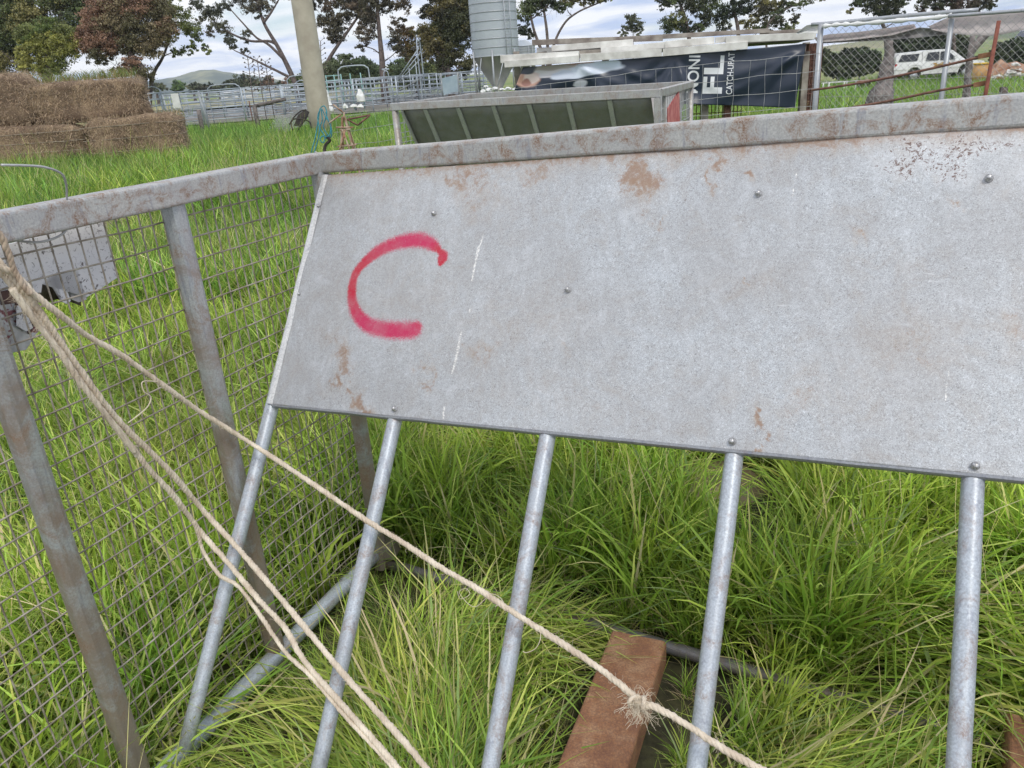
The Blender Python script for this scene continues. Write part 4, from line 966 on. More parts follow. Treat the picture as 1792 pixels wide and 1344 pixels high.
tree('small round gum alone beyond the shed roof', 75, [(1108, 130), (1108, 60)], [(1106, 35, 12, 10), (1112, 45, 14, 10), (1098, 48, 10, 8), (1090, 58, 10, 6), (1115, 55, 10, 7), (1108, 28, 7, 6)], [(0.09, 0.095, 0.05), (0.07, 0.075, 0.04)], .2, 1.8, 16, .15)
tree('broad dark gum above the left of the banner', 55, [(1212, 130), (1205, 60), (1195, 20), (1180, -20)],
     [(1170, 45, 16, 14), (1185, 38, 18, 14), (1200, 48, 18, 10), (1160, 5, 12, 10), (1180, 0, 20, 12), (1210, 10, 22, 14), (1235, 30, 18, 14), (1222, 50, 14, 9), (1240, 5, 20, 14), (1200, -20, 50, 14)], OLIVE+DARK, .18, 1.5, 17, .28)
tree('many-stemmed gum rising over the banner end', 55, [(1290, 130), (1292, 60), (1285, 20), (1275, -20)],
     [(1270, 20, 24, 14), (1300, 10, 24, 14), (1265, 45, 14, 10), (1310, 40, 16, 10), (1335, 20, 22, 14), (1352, 40, 18, 12), (1345, 5, 24, 12), (1375, 10, 20, 10), (1330, 52, 12, 7), (1375, 48, 14, 8), (1300, -20, 50, 14), (1390, 32, 10, 8)], OLIVE+DARK, .18, 1.4, 18, .28)
tree('thin curved gum at the end of the shed', 52, [(1345, 130), (1342, 50), (1370, 20), (1410, 0)], [(1400, 4, 20, 9), (1425, -4, 20, 8), (1362, 22, 14, 10), (1385, 48, 16, 8)], OLIVE, .15, 1.0, 19, .13)
tree('dark gum trunk reaching over the chain-link fence', 48, [(1565, 120), (1555, 70), (1540, 30), (1530, -10)],
     [(1530, 8, 26, 14), (1560, 12, 22, 12), (1545, 22, 16, 9), (1500, 5, 14, 8), (1490, 18, 8, 6), (1575, 4, 16, 9), (1540, -12, 44, 12), (1570, 26, 12, 8)], OLIVE+DARK, .16, 1.5, 20, .26)
tree('gum crown hanging over the white shade cloth', 50, [(1672, 125), (1668, 50), (1665, 0)],
     [(1620, 8, 18, 10), (1650, 6, 22, 12), (1680, 8, 24, 12), (1712, 6, 20, 12), (1735, 8, 12, 9), (1640, 18, 12, 7), (1700, 16, 14, 7), (1665, -12, 50, 12), (1610, 18, 9, 6)], [(0.055, 0.05, 0.03), (0.085, 0.06, 0.045), (0.05, 0.055, 0.028)], .16, 1.5, 21, .24)
for k, (xx, yy, lab_) in enumerate(((575, 126, 'pale green bush just right of the concrete pole'), (632, 122, 'grey-green bush under the upright gum, left of its trunk'), (708, 122, 'soft green bush right of the upright gum trunk'), (748, 128, 'low bush at the foot of the dense dark tree'), (545, 138, 'bush hidden mostly behind the concrete pole'))):
    tree(lab_, 64, [(xx, 165), (xx, yy+8)], [(xx, yy, 26, 16), (xx-20, yy+8, 20, 12), (xx+20, yy+6, 20, 14), (xx, yy+18, 34, 12), (xx+6, yy-12, 14, 9)], [(0.10, 0.13, 0.055), (0.08, 0.11, 0.05), (0.13, 0.15, 0.06)], .26, 2.2, 90+k, .08, name='bush', twigs=False)
# hedge bushes behind the car
for i_, (lab, d_, cl) in enumerate((('grey-green bush left of the white ute', 58, [(1460, 105, 12, 9), (1480, 98, 16, 10), (1505, 95, 18, 10), (1525, 98, 14, 9), (1500, 106, 22, 8), (1470, 112, 20, 7), (1445, 100, 9, 12)]),
                                    ('dark bush behind the white ute', 60, [(1570, 80, 14, 9), (1595, 68, 14, 8), (1625, 64, 18, 8), (1655, 68, 16, 8), (1585, 75, 18, 11), (1610, 70, 20, 10), (1635, 72, 20, 10), (1660, 78, 18, 10), (1685, 82, 16, 9), (1600, 84, 24, 8), (1640, 88, 30, 8), (1680, 70, 14, 9)]),
                                    ('dark bush at the right edge beyond the fence', 60, [(1755, 85, 16, 9), (1780, 78, 20, 10), (1800, 85, 20, 10), (1765, 95, 18, 7), (1745, 92, 10, 7)]))):
    tree(lab, d_, [(cl[2][0], 122), (cl[2][0], 112)], cl+[(x_, y_+11, rx_*1.1, ry_) for x_, y_, rx_, ry_ in cl]+[(x_+6, y_+20, rx_, ry_*.8) for x_, y_, rx_, ry_ in cl], [(0.055, 0.075, 0.035), (0.075, 0.09, 0.045), (0.04, 0.05, 0.028)], (.30), 5.0, 30+i_, .1, name='bush')
# distant tree line
far = [(275, 152, 16, 8, GREY), (312, 153, 14, 10, [(0.08, 0.12, 0.04)]), (340, 152, 14, 8, GREY), (362, 152, 14, 8, DARK), (385, 154, 14, 7, GREY), (410, 152, 14, 8, GREY),
       (425, 143, 18, 12, GREY), (448, 147, 14, 9, GREY), (468, 148, 14, 8, BROWN), (470, 138, 8, 6, BROWN), (490, 150, 12, 8, GREY), (505, 148, 10, 14, BROWN), (530, 140, 14, 12, BROWN), (400, 146, 10, 6, GREY)]
labs = ['dusky tree at the left end of the distant tree line', 'round bright green tree in the distant tree line', 'grey-green tree right of the bright green one', 'dark compact tree in the distant tree line', 'low grey tree right of the dark compact one', 'grey tree left of the white farmhouse',
        'largest rounded tree behind the white farmhouse', 'rounded grey tree just right of the largest one', 'reddish tree under the right slope of the hill', 'thin reddish treetop standing above the tree line', 'grey tree left of the forked gum', 'brown tree against the forked gum trunk', 'brown tree showing between the forked gum and the pole', 'small tree up the slope left of the farmhouse']
for k, (x, y, rx, ry, c_) in enumerate(far):
    tree(labs[k], 170, [(x, 166), (x, y+2)], [(x, y, rx, ry), (x-rx*.45, y+2, rx*.6, ry*.7), (x+rx*.45, y+1, rx*.6, ry*.8), (x, y-ry*.4, rx*.6, ry*.5), (x, y+ry*.5, rx*.8, ry*.5)], c_, .6, 1.2, 60+k, .5, group='trees of the distant tree line', name='tree', twigs=False)
# far ground bands: the dry paddock
def strip(name, p0, p1, d0, d1, z, m_):
    P = [at(p0, 165, d0), at(p1, 150, d0), at(p1, 150, d1), at(p0, 165, d1)]
    V = []
    for i_ in range(13):
        for j_ in range(5):
            a_ = P[0]*(1-i_/12)+P[1]*i_/12; b2 = P[3]*(1-i_/12)+P[2]*i_/12; q_ = a_*(1-j_/4)+b2*j_/4; V.append((q_[0], q_[1], float(terrain(q_[0], q_[1]))+z))
    Fc = [(i_*5+j_, (i_+1)*5+j_, (i_+1)*5+j_+1, i_*5+j_+1) for i_ in range(12) for j_ in range(4)]
    o_ = mesh(name, V, Fc, m_, None, True); o_['kind'] = 'structure'
strip('dry_paddock', 120, 640, 75, 165, 0.10, simple('dry pasture', (0.21, 0.21, 0.08), (0.34, 0.29, 0.14), 0.08, 1.0))

# ================================================================== SECOND FEEDER, BEHIND
M['olive'] = galv('olive painted sheet', base=(0.20, 0.205, 0.17), rust=(0.16, 0.13, 0.09), amt=0.4, metal=0.1, rlo=.5)
M['strap'] = galv('dull grey strap', base=(0.46, 0.47, 0.43), amt=0.4, metal=0.1)
M['greyrail'] = galv('weathered grey rail', base=(0.42, 0.42, 0.40), rust=(0.23, 0.14, 0.09), amt=0.7, rlo=.45)
A2 = at(690, 187, 6.05); B2 = at(1152, 165, 5.33); z2 = 1.35
A2[2] = B2[2] = z2; A2 = at(690, 187, 6.05); B2 = at(1152, 163, 5.33)
u2 = nrm(B2-A2); n2 = nrm(np.array([-u2[1], u2[0], 0])); W2 = 1.5
f2 = thing('hay_feeder', 'second hay feeder behind, with an olive green sheet hopper ribbed by grey straps', 'hay feeder', (A2[0], A2[1], 0))
rbox('top_rail', A2-u2*.02, B2+u2*.02, .05, .055, M['greyrail'], f2)
rbox('top_rail', A2+n2*W2-u2*.02, B2+n2*W2+u2*.02, .05, .055, M['greyrail'], f2)
rbox('top_rail', A2+n2*.026, A2+n2*(W2-.026), .05, .05, M['greyrail'], f2)
rbox('top_rail', B2+n2*.026, B2+n2*(W2-.026), .05, .05, M['greyrail'], f2)
for P_ in (A2, B2, A2+n2*W2, B2+n2*W2):
    tube('leg', [down(P_, P_[2]-.02), down(P_, 0.0)], .024, M['greyrail'], f2, 12)
for P_ in (A2, B2): tube('bottom_rail', [down(P_, .06), down(P_+n2*W2, .06)], .022, M['greyrail'], f2, 10)
tube('bottom_rail', [down(A2, .06), down(B2, .06)], .022, M['greyrail'], f2, 10); tube('bottom_rail', [down(A2+n2*W2, .06), down(B2+n2*W2, .06)], .022, M['greyrail'], f2, 10)
s2 = nrm(n2*0.70+np.array([0, 0, -1.0])); L2 = 1.3
k0 = u2*0.07
def quad_sheet(name, a, b, c, d, m_, parent, th=.003, nx_=24, ny_=8, wob=.004):
    V = []
    for j_ in range(ny_+1):
        for i_ in range(nx_+1):
            x, y = i_/nx_, j_/ny_; p = (a*(1-x)+b*x)*(1-y)+(d*(1-x)+c*x)*y; V.append(p+nrm(np.cross(b-a, d-a))*wob*mnoise.noise((x*6, y*3, len(name))))
    Fc = [(j_*(nx_+1)+i_, j_*(nx_+1)+i_+1, (j_+1)*(nx_+1)+i_+1, (j_+1)*(nx_+1)+i_) for j_ in range(ny_) for i_ in range(nx_)]
    o_ = mesh(name, V, Fc, m_, parent, True); sl_ = o_.modifiers.new('t', 'SOLIDIFY'); sl_.thickness = th; return o_
lo = np.array([0, 0, -.022])
quad_sheet('hopper_sheet', A2+k0+lo, B2-u2*.05+lo, B2-u2*.05+lo+s2*L2*.55, A2+k0+u2*.0+lo+s2*L2*.55, M['olive'], f2)
s2b = nrm(-n2*.70+np.array([0, 0, -1.0]))
quad_sheet('hopper_sheet', A2+k0+lo+n2*W2, B2-u2*.05+lo+n2*W2, B2-u2*.05+lo+n2*W2+s2b*L2*.6, A2+k0+lo+n2*W2+s2b*L2*.6, M['greyrail'], f2)
on = nrm(np.cross(u2, s2)); on = on if np.dot(on, CAM-A2) > 0 else -on
for x in (745, 807, 872, 935, 1002, 1070):
    t_ = (x-690)/(1152-690)+.012; P_ = A2+(B2-A2)*t_+lo+on*.012
    o_ = rbox('strap', P_+s2*.0, P_+s2*L2*.56, .035, .014, M['strap'], f2, upv=on, bev=.004)
rbox('edge_bar', A2+k0+lo+on*.015, A2+k0+lo+on*.015+s2*L2*.56, .02, .02, M['strap'], f2, upv=on, bev=.004)
rbox('end_frame', B2+u2*.0-n2*.03+np.array([0, 0, -.03]), down(B2, .03)-n2*.03, .045, .03, M['greyrail'], f2, upv=n2)
rbox('end_frame', B2+n2*.22+np.array([0, 0, -.03]), down(B2+n2*.22, .03), .03, .02, M['greyrail'], f2, upv=n2)
mb = MB()
for s_ in np.arange(.06, W2, .075): mb.add(*tube_vf([down(B2+n2*s_, B2[2]-.02), down(B2+n2*s_, .06)], .003, 4))
for z_ in np.arange(.1, B2[2], .075): mb.add(*tube_vf([down(B2, z_), down(B2+n2*W2, z_)], .003, 4))
mb.build('mesh_panel', M['wire_l'], f2, kind='stuff')
mb = MB()
for s_ in np.arange(.06, W2, .075): mb.add(*tube_vf([down(A2+n2*s_, A2[2]-.02), down(A2+n2*s_, .06)], .003, 4))
for z_ in np.arange(.1, A2[2], .075): mb.add(*tube_vf([down(A2, z_), down(A2+n2*W2, z_)], .003, 4))
mb.build('mesh_panel', M['wire_l'], f2, kind='stuff')
q0 = B2+n2*.55+u2*.012; red = simple('faded red board', (0.38, 0.07, 0.07), (0.55, 0.20, 0.18), 14, .6)
rbox('red_board', q0+np.array([0, 0, -.07]), q0+n2*.09+np.array([0, 0, -.52]), .52, .006, red, f2, upv=u2, bev=.002)

# ================================================================== SHED AND BANNER
def Sp(x, y, d=11.0): return at(x, y, d)
bn_a, bn_b = drop(880, 120, 11.4)[0], drop(1435, 120, 10.6)[0]
uS = nrm([bn_b[0]-bn_a[0], bn_b[1]-bn_a[1], 0]); nSh = np.array([-uS[1], uS[0], 0])       # nSh points away from the camera
def shpl(x, y, off=0.0): return onpl(x, y, bn_a+nSh*off, nSh)
M['wood'] = simple('peeling cream weatherboard', (0.46, 0.44, 0.40), (0.76, 0.75, 0.71), 5, .8, 0, .4, 60, lo=.3)
M['woodg'] = simple('bare grey timber', (0.17, 0.14, 0.12), (0.38, 0.35, 0.30), 5, .9, 0, .5, 60)
M['rustbar'] = simple('rusty bar', (0.09, 0.045, 0.035), (0.22, 0.11, 0.08), 20, .9)
sh2 = thing('shed', 'low stock shed roofed with stacked cream weatherboards, walled by a hanging banner', 'shed', shpl(1150, 190))
def plank(x0, y0, x1, y1, th_px, off, m_, name='board', dep=.10):
    a = shpl(x0, y0+th_px/2, off); b_ = shpl(x1, y1+th_px/2, off); h_ = th_px*11/F
    rbox(name, a, b_, dep, h_, m_, sh2, upv=(0, 0, 1), bev=.004)
for args in ((877, 97, 1013, 90, 13, -.10, M['wood']), (884, 107, 1014, 97, 11, -.16, M['wood']), (1016, 95, 1158, 86, 12, -.13, M['wood']), (1160, 86, 1308, 73, 12, -.12, M['wood']),
             (966, 80, 1108, 69, 10, .10, M['wood']), (1052, 84, 1164, 74, 10, .0, M['wood']), (1164, 73, 1250, 65, 11, -.02, M['wood']), (1252, 66, 1270, 64, 9, -.05, M['wood']),
             (1270, 64, 1427, 57, 11, -.10, M['wood']), (932, 70, 1160, 62, 9, .25, M['woodg']), (1100, 64, 1346, 50, 7, .30, M['woodg']), (940, 84, 1060, 78, 9, .35, M['wood']), (1330, 55, 1425, 50, 5, .35, M['woodg']),
             (1000, 90, 1180, 78, 7, .1, M['woodg'])):
    plank(*args)
# two boards lying across the top with their depth visible
for x0, y0, x1, y1 in ((900, 100, 1120, 66), (1250, 84, 1400, 54)):
    rbox('board', shpl(x0, y0, .1), shpl(x1, y1, 1.2), .14, .03, M['woodg'], sh2)
# roof deck, posts, back
dk = [shpl(885, 103, .0), shpl(1425, 66, .0)]
quad_sheet('roof', dk[0], dk[1], dk[1]+nSh*1.9+np.array([0, 0, -.02]), dk[0]+nSh*1.9+np.array([0, 0, -.02]), M['woodg'], sh2, .02)
for x in (905, 1060, 1235, 1275, 1408):
    for o_ in (0.06, 1.8):
        p = shpl(x, 120, o_); rbox('post', down(p, 0.0), down(p, shpl(x, 90, o_)[2] if o_ < 1 else 1.65), .09, .09, M['woodg'] if x != 1275 else M['rustbar'], sh2, upv=(0, 1, 0))
# dark mesh stack under and beside the banner
mb = MB()
for x in np.arange(1206, 1300, 6.5): p = shpl(x, 190, .25); mb.add(*tube_vf([down(p, .1), down(p, 1.0)], .006, 4))
for z_ in np.arange(.3, 1.0, .12): mb.add(*tube_vf([down(shpl(1206, 190, .25), z_), down(shpl(1300, 190, .25), z_)], .006, 4))
mb.build('mesh_panel', M['rustbar'], sh2, kind='stuff')
mb = MB()
for o_ in (.05, .2, .35, .5):
    for x in np.arange(1404, 1432, 4.5): p = shpl(x, 190, o_); mb.add(*tube_vf([down(p, .1), down(p, 1.62)], .008, 4))
    for z_ in np.arange(.2, 1.6, .11): mb.add(*tube_vf([down(shpl(1403, 190, o_), z_), down(shpl(1432, 190, o_), z_)], .007, 4))
mb.build('mesh_panel', M['rustbar'], sh2, kind='stuff')
rbox('mesh_post', down(shpl(1416, 150, .3), 0), down(shpl(1416, 150, .3), 1.62), .12, .12, M['rustbar'], sh2, upv=(0, 1, 0))

# banner: outline corners in pixels, folds as real relief
def bpx(u, v):     # u along, v down -> pixel
    top = np.interp(u, [0, .25, .5, .75, 1], [118, 108, 98, 88, 76]); bot = np.interp(u, [0, .2, .45, .6, .8, 1], [158, 170, 178, 182, 185, 189])
    xl = 915+(900-915)*v; xr = 1411+(1391-1411)*v; return xl+(xr-xl)*u, top+(bot-top)*v
def bfold(u, v):
    w = 0.0
    for (uc, vc, ang, amp, wd) in ((.54, .05, 1.15, .05, .035), (.54, .05, 1.75, .045, .03), (.54, .05, 2.3, .03, .05), (1.0, .1, 2.6, .05, .05), (1.0, .15, 2.9, .045, .05), (.97, .1, 2.25, .05, .06), (.2, 0, 1.0, .05, .06), (.2, .1, .6, .04, .05), (.75, 1.0, -2.2, .03, .06), (.33, .2, .45, .03, .05)):
        dx, dy = (u-uc)*4.4, (v-vc)*.9; d = -dx*math.sin(ang)+dy*math.cos(ang); al = dx*math.cos(ang)+dy*math.sin(ang)
        if al > 0: w += amp*math.exp(-(d/(wd+al*.07))**2)*min(1, al*3)*math.exp(-al*.5)
    return w + .02*math.sin(u*31+v*5)*(.3+v)+.03*mnoise.noise((u*9, v*3, 1))
bn = thing('banner', 'navy advertising banner with white lettering turned on its side, hung along the shed', 'banner', shpl(1150, 140, -.05))
NB, MBv = 220, 50; V = []; Cl = []
# the printed picture at the banner's left: pale cloth and skin-coloured shapes on the dark blue
pic = [(1000, 118, 62, 10, (0.45, 0.25, 0.19)), (955, 122, 50, 7, (0.45, 0.40, 0.38)), (1040, 120, 50, 10, (0.60, 0.66, 0.76)), (1012, 128, 40, 8, (0.62, 0.68, 0.78)), (960, 128, 40, 5, (.62, .6, .62)),
       (924, 140, 22, 13, (0.55, 0.33, 0.26)), (930, 137, 15, 9, (0.70, 0.58, 0.54)), (922, 145, 9, 6, (0.35, .18, .15)), (985, 132, 22, 7, (0.55, 0.60, 0.70)), (1016, 146, 14, 6, (0.6, 0.62, 0.68)), (1062, 112, 26, 7, (0.64, 0.72, 0.84)), (920, 125, 18, 6, (0.05, .06, .08))]
for j_ in range(MBv+1):
    for i_ in range(NB+1):
        u_, v_ = i_/NB, j_/MBv; x, y = bpx(u_, v_); V.append(shpl(x, y, -.10-bfold(u_, v_)))
        c_ = np.array((0.022, 0.032, 0.055))
        for (cx, cy, rx, ry, cc) in pic:
            k = ((x-cx+4*mnoise.noise((x*.05, y*.1, 2)))/rx)**2+((y-cy+5*mnoise.noise((x*.04, y*.1, 5))+(x-cx)*.10)/ry)**2
            if k < 1.25: c_ = c_+(np.array(cc)-c_)*min(1, (1.25-k)*2.2)
        Cl.append(c_)
Fc = [(j_*(NB+1)+i_, j_*(NB+1)+i_+1, (j_+1)*(NB+1)+i_+1, (j_+1)*(NB+1)+i_) for j_ in range(MBv) for i_ in range(NB)]
m_, t, b = mat_new('printed banner vinyl'); t.links.new(attr(t, 'col', 'Color'), b.inputs['Base Color']); b.inputs['Roughness'].default_value = .38
o_ = mesh('cloth', V, Fc, m_, bn, True, attrs={'col': ('FLOAT_COLOR', np.array(Cl))}); sl_ = o_.modifiers.new('t', 'SOLIDIFY'); sl_.thickness = .002; sl_.offset = 1 if False else -1
M['print'] = simple('white print', (0.62, 0.64, 0.66), (0.76, 0.77, 0.78), 6, .45)
def letters(txt, xb, xt, yb, yt, bold, cut_v=0.0):
    """text read from bottom to top: baseline at pixel xb (right), cap tops at xt; runs from yb up to yt"""
    cu = bpy.data.curves.new('lettering', 'FONT'); cu.body = txt; cu.offset = bold; cu.space_character = 1.0+bold*1.2
    o0 = bpy.data.objects.new('lettering', cu); COL.objects.link(o0); bpy.context.view_layer.update()
    me = bpy.data.meshes.new_from_object(o0.evaluated_get(bpy.context.evaluated_depsgraph_get())); bpy.data.objects.remove(o0)
    bm = bmesh.new(); bm.from_mesh(me); bmesh.ops.triangulate(bm, faces=bm.faces[:])
    for _ in range(2): bmesh.ops.subdivide_edges(bm, edges=[e_ for e_ in bm.edges if e_.calc_length() > .12], cuts=1); bmesh.ops.triangulate(bm, faces=bm.faces[:])
    xs = [v.co.x for v in bm.verts]; ys = [v.co.y for v in bm.verts]; x0_, x1_, y0_, y1_ = min(xs), max(xs), min(ys), max(ys); dele = []
    for v in bm.verts:
        a_ = (v.co.x-x0_)/(x1_-x0_); h_ = (v.co.y-y0_)/(y1_-y0_)
        px_ = xb+(xt-xb)*h_+ (a_*(5)) ; py_ = yb+(yt-yb)*a_
        # invert the banner map
        vv_ = .5
        for _ in range(4):
            xl = 915-15*vv_; xr = 1411-20*vv_; uu_ = (px_-xl)/(xr-xl); tp = bpx(uu_, 0)[1]; bt = bpx(uu_, 1)[1]; vv_ = (py_-tp)/(bt-tp)
        if vv_ < cut_v: dele.append(v)
        p = shpl(px_, py_, -.10-bfold(uu_, max(0, vv_))-.006); v.co = Vector(p)
    bmesh.ops.delete(bm, geom=dele, context='VERTS'); bmesh.ops.recalc_face_normals(bm, faces=bm.faces[:])
    bm.to_mesh(me); bm.free(); me.materials.clear(); me.materials.append(M['print'])
    o_ = bpy.data.objects.new('lettering', me); COL.objects.link(o_); o_.parent = bn; o_.matrix_parent_inverse = Matrix.Translation(-bn.location)
letters('MONI', 1221, 1201, 163, 97, .015, 0)
letters('FL', 1263, 1229, 164, 97, .03, 0)
letters('CATCH-UPAT', 1281, 1270, 165, 92, .012, 0)

# ================================================================== WIRE FENCE between feeder and shed
def hinge_fence(lab, P0, P1, tops, nw, gap, vs, r_=.0022, posts=(), lowz=.1):
    L = np.linalg.norm(P1-P0); fr_ = thing('wire_fence', lab, 'fence', (P0+P1)/2)
    ms = MB(); rl = np.random.default_rng(int(L*100))
    def zt(f): return np.interp(f, [0, .5, 1], tops)
    def pt(f, k): return np.array([P0[0]+(P1[0]-P0[0])*f+.01*mnoise.noise((f*9, k, 1)), P0[1]+(P1[1]-P0[1])*f+.03*mnoise.noise((f*6, k, 3)), max(.02, zt(f)-gap*k+.02*mnoise.noise((f*8, k*1.3, 2)))])
    for k in range(nw):
        P = [pt(f, k) for f in np.linspace(0, 1, int(L/.12))]; tube('line_wire', P, r_*1.2, M['wire_l'], fr_, 4)
    for f in np.arange(vs*.3, L, vs)/L:
        P = [pt(f+.0015*math.sin(k*2+f*50), k) for k in range(nw)]; ms.add(*tube_vf(P, r_*.9, 4, False))
    ms.build('stay_wires', M['wire_l'], fr_, kind='stuff')
    for f in posts: p = pt(f, 0); tube('post', [down(p, 0), down(p, p[2]+.05)], .022, M['rustbar'], fr_, 6)
    return fr_
fa = drop(585, 240, 9.5)[0]; fb_ = drop(905, 150, 8.9)[0]; fc_ = drop(1436, 110, 8.4)[0]
hinge_fence('sagging farm mesh fence in the grass left of the olive feeder', fa, fb_, [1.16, 1.25, 1.36], 7, .17, .17)
hinge_fence('farm mesh fence running in front of the navy banner', fb_, fc_, [1.36, 1.46, 1.50], 8, .18, .17, posts=())

# ================================================================== CHAIN LINK FENCE, right
cl0 = drop(1436, 100, 8.6)[0]; cl1 = drop(1657, 100, 7.9)[0]; cdir = nrm((cl1-cl0)[:2].tolist()+[0]); cl2 = cl1+cdir*1.6
def ztop(f): return 0
def chz(P, px_y): return onpl(px_y[0], px_y[1], cl0, np.array([-cdir[1], cdir[0], 0]))
cf = thing('chain_link_fence', 'chain-link fence on galvanised pipe posts at the right, in front of the white ute', 'fence', cl0)
def cfp(x, y, off=0): n_ = np.array([-cdir[1], cdir[0], 0]); return onpl(x, y, cl0+n_*off, n_)
def post_px(x0, y0, x1, y1, r_, m_, name='post', off=0): a = cfp(x0, y0, off); tube(name, [a, np.array([a[0], a[1], 0.0])], r_, m_, cf, 10)
post_px(1437, 42, 0, 0, .030, M['galv']); post_px(1666, 32, 0, 0, .026, M['galv']); post_px(1860, 18, 0, 0, .026, M['galv'])
tube('top_rail', catmull([cfp(1420, 43), cfp(1480, 38), cfp(1600, 26), cfp(1712, 17)], 4), .020, M['galv'], cf, 10)
tube('top_rail', catmull([cfp(1660, 28, -.05), cfp(1740, 22, -.05), cfp(1810, 17, -.05), cfp(1900, 12, -.05)], 4), .018, M['galv'], cf, 10)
tube('rail_rag', catmull([cfp(x, y, -.03) for x, y in ((1440, 46), (1470, 43), (1500, 42), (1560, 37), (1620, 33), (1665, 27))], 6), np.array([.02+.008*math.sin(i_*1.7) for i_ in range(31)]), M['white'], cf, 7)
mb = MB(); z0_, px_l = .75, 0
o0 = cfp(1440, 50); Lc = np.linalg.norm((cfp(1900, 50)-o0)[:2]); pitch = .052; amp = .0
hz0 = o0[2]
def cpt(s_, z_):
    top = o0[2]+ (cfp(1850, 22)[2]-o0[2])*s_/Lc; return o0+cdir*s_+np.array([0, 0, top-o0[2]-z_])+np.array([-cdir[1], cdir[0], 0])*.02*mnoise.noise((s_*3, z_*3, 1))
Hc = 1.05
k = -Hc
while k < Lc:
    for sg in (1, -1):
        zz_ = []
        for z_ in np.linspace(0, Hc, 9):
            s_ = k+z_ if sg == 1 else k+Hc-z_
            if 0 <= s_ <= Lc: zz_.append(cpt(s_, z_)+np.array([0, 0, 0])+np.array([-cdir[1], cdir[0], 0])*.003*sg)
        if len(zz_) > 1: mb.add(*tube_vf(zz_, .0015, 4, False))
    k += pitch*1.414
mb.build('wire_netting', M['wire_l'], cf, kind='stuff')
mb = MB()
for s_ in np.arange(0, Lc, .10): mb.add(*tube_vf([cpt(s_, z_) for z_ in np.linspace(.5, 1.6, 6)], .0016, 4, False))
for z_ in np.arange(.55, 1.6, .16): mb.add(*tube_vf([cpt(s_, z_) for s_ in np.linspace(0, Lc, 20)], .0022, 4, False))
mb.build('stay_wires', M['wire_l'], cf, kind='stuff')
# drooping wires
mb = MB()
# shade cloth
def cloth(lab, poly_top, poly_bot, off, m_, n_=40, mm=6, name='shade_cloth', puff=.06):
    V = []
    for j_ in range(mm+1):
        for i_ in range(n_+1):
            f = i_/n_; xt = np.interp(f, np.linspace(0, 1, len(poly_top)), [p[0] for p in poly_top]); yt = np.interp(f, np.linspace(0, 1, len(poly_top)), [p[1] for p in poly_top])
            xb = np.interp(f, np.linspace(0, 1, len(poly_bot)), [p[0] for p in poly_bot]); yb = np.interp(f, np.linspace(0, 1, len(poly_bot)), [p[1] for p in poly_bot]); g = j_/mm
            V.append(cfp(xt+(xb-xt)*g, yt+(yb-yt)*g, off+puff*math.sin(g*math.pi)+.03*mnoise.noise((f*9, g*3, off*5))))
    Fc = [(j_*(n_+1)+i_, j_*(n_+1)+i_+1, (j_+1)*(n_+1)+i_+1, (j_+1)*(n_+1)+i_) for j_ in range(mm) for i_ in range(n_)]
    o_ = mesh(name, V, Fc, m_, None, True); sl_ = o_.modifiers.new('t', 'SOLIDIFY'); sl_.thickness = .002; tag(o_, lab, 'shade cloth'); return o_
M['shade'] = simple('pale shade cloth', (0.62, 0.57, 0.57), (0.78, 0.73, 0.72), 5, .8)
_t = M['shade'].node_tree; _tr = _t.nodes.new('ShaderNodeBsdfTranslucent'); _tr.inputs[0].default_value = (.8, .74, .73, 1); _mx = _t.nodes.new('ShaderNodeMixShader'); _mx.inputs[0].default_value = .5
_t.links.new(_t.nodes['Principled BSDF'].outputs[0], _mx.inputs[1]); _t.links.new(_tr.outputs[0], _mx.inputs[2]); _t.links.new(_mx.outputs[0], _t.nodes['Material Output'].inputs[0])
M['shade_d'] = simple('grey shade cloth', (0.20, 0.19, 0.19), (0.34, 0.33, 0.32), 8, .8)
cloth('large pale shade cloth sagging behind the chain-link at the right', [(1625, 46), (1660, 30), (1700, 26), (1750, 22), (1810, 18)], [(1630, 52), (1652, 57), (1700, 62), (1740, 63), (1775, 56), (1815, 48)], .25, M['shade'])
cloth('torn strip of pale shade cloth beside the shed corner', [(1425, 66), (1450, 60), (1500, 56), (1560, 48), (1600, 42)], [(1430, 74), (1455, 73), (1500, 69), (1560, 62), (1604, 50)], .22, M['shade'])
cloth('grey shade cloth strip hanging between the two pipe posts', [(1440, 72), (1500, 68), (1560, 58), (1610, 48), (1640, 50), (1655, 56)], [(1440, 76), (1500, 73), (1560, 70), (1610, 66), (1645, 62), (1657, 60)], .3, M['shade_d'])
cloth('white rag of cloth over the shed corner by the pipe post', [(1395, 56), (1412, 44), (1432, 41)], [(1394, 60), (1414, 57), (1438, 60)], .15, M['white'], 14)
# rusty rails and the star picket
rrf = thing('rusty_rail_fence', 'rusty iron picket with two long rusty rails sloping down to the left', 'fence', cfp(1735, 120, -.5))
tube('picket', [cfp(1748, 36, -.5), np.array([*cfp(1748, 36, -.5)[:2]+np.array([-.05, 0]), 0.05])], .019, simple('red-brown rust', (0.16, 0.05, 0.035), (0.26, 0.09, 0.06), 20, .85), rrf, 5)
for pts_ in ([(1420, 158), (1500, 146), (1580, 131), (1660, 113), (1732, 96)], [(1490, 188), (1560, 176), (1640, 159), (1722, 146)]):
    tube('rail', catmull([cfp(x, y, -.45) for x, y in pts_], 4), .014, M['rustbar'], rrf, 6)
for x, y in ((1722, 97), (1714, 147)): rbox('bracket', cfp(x-10, y+2, -.47), cfp(x+12, y-2, -.47), .03, .045, M['rust'], rrf)
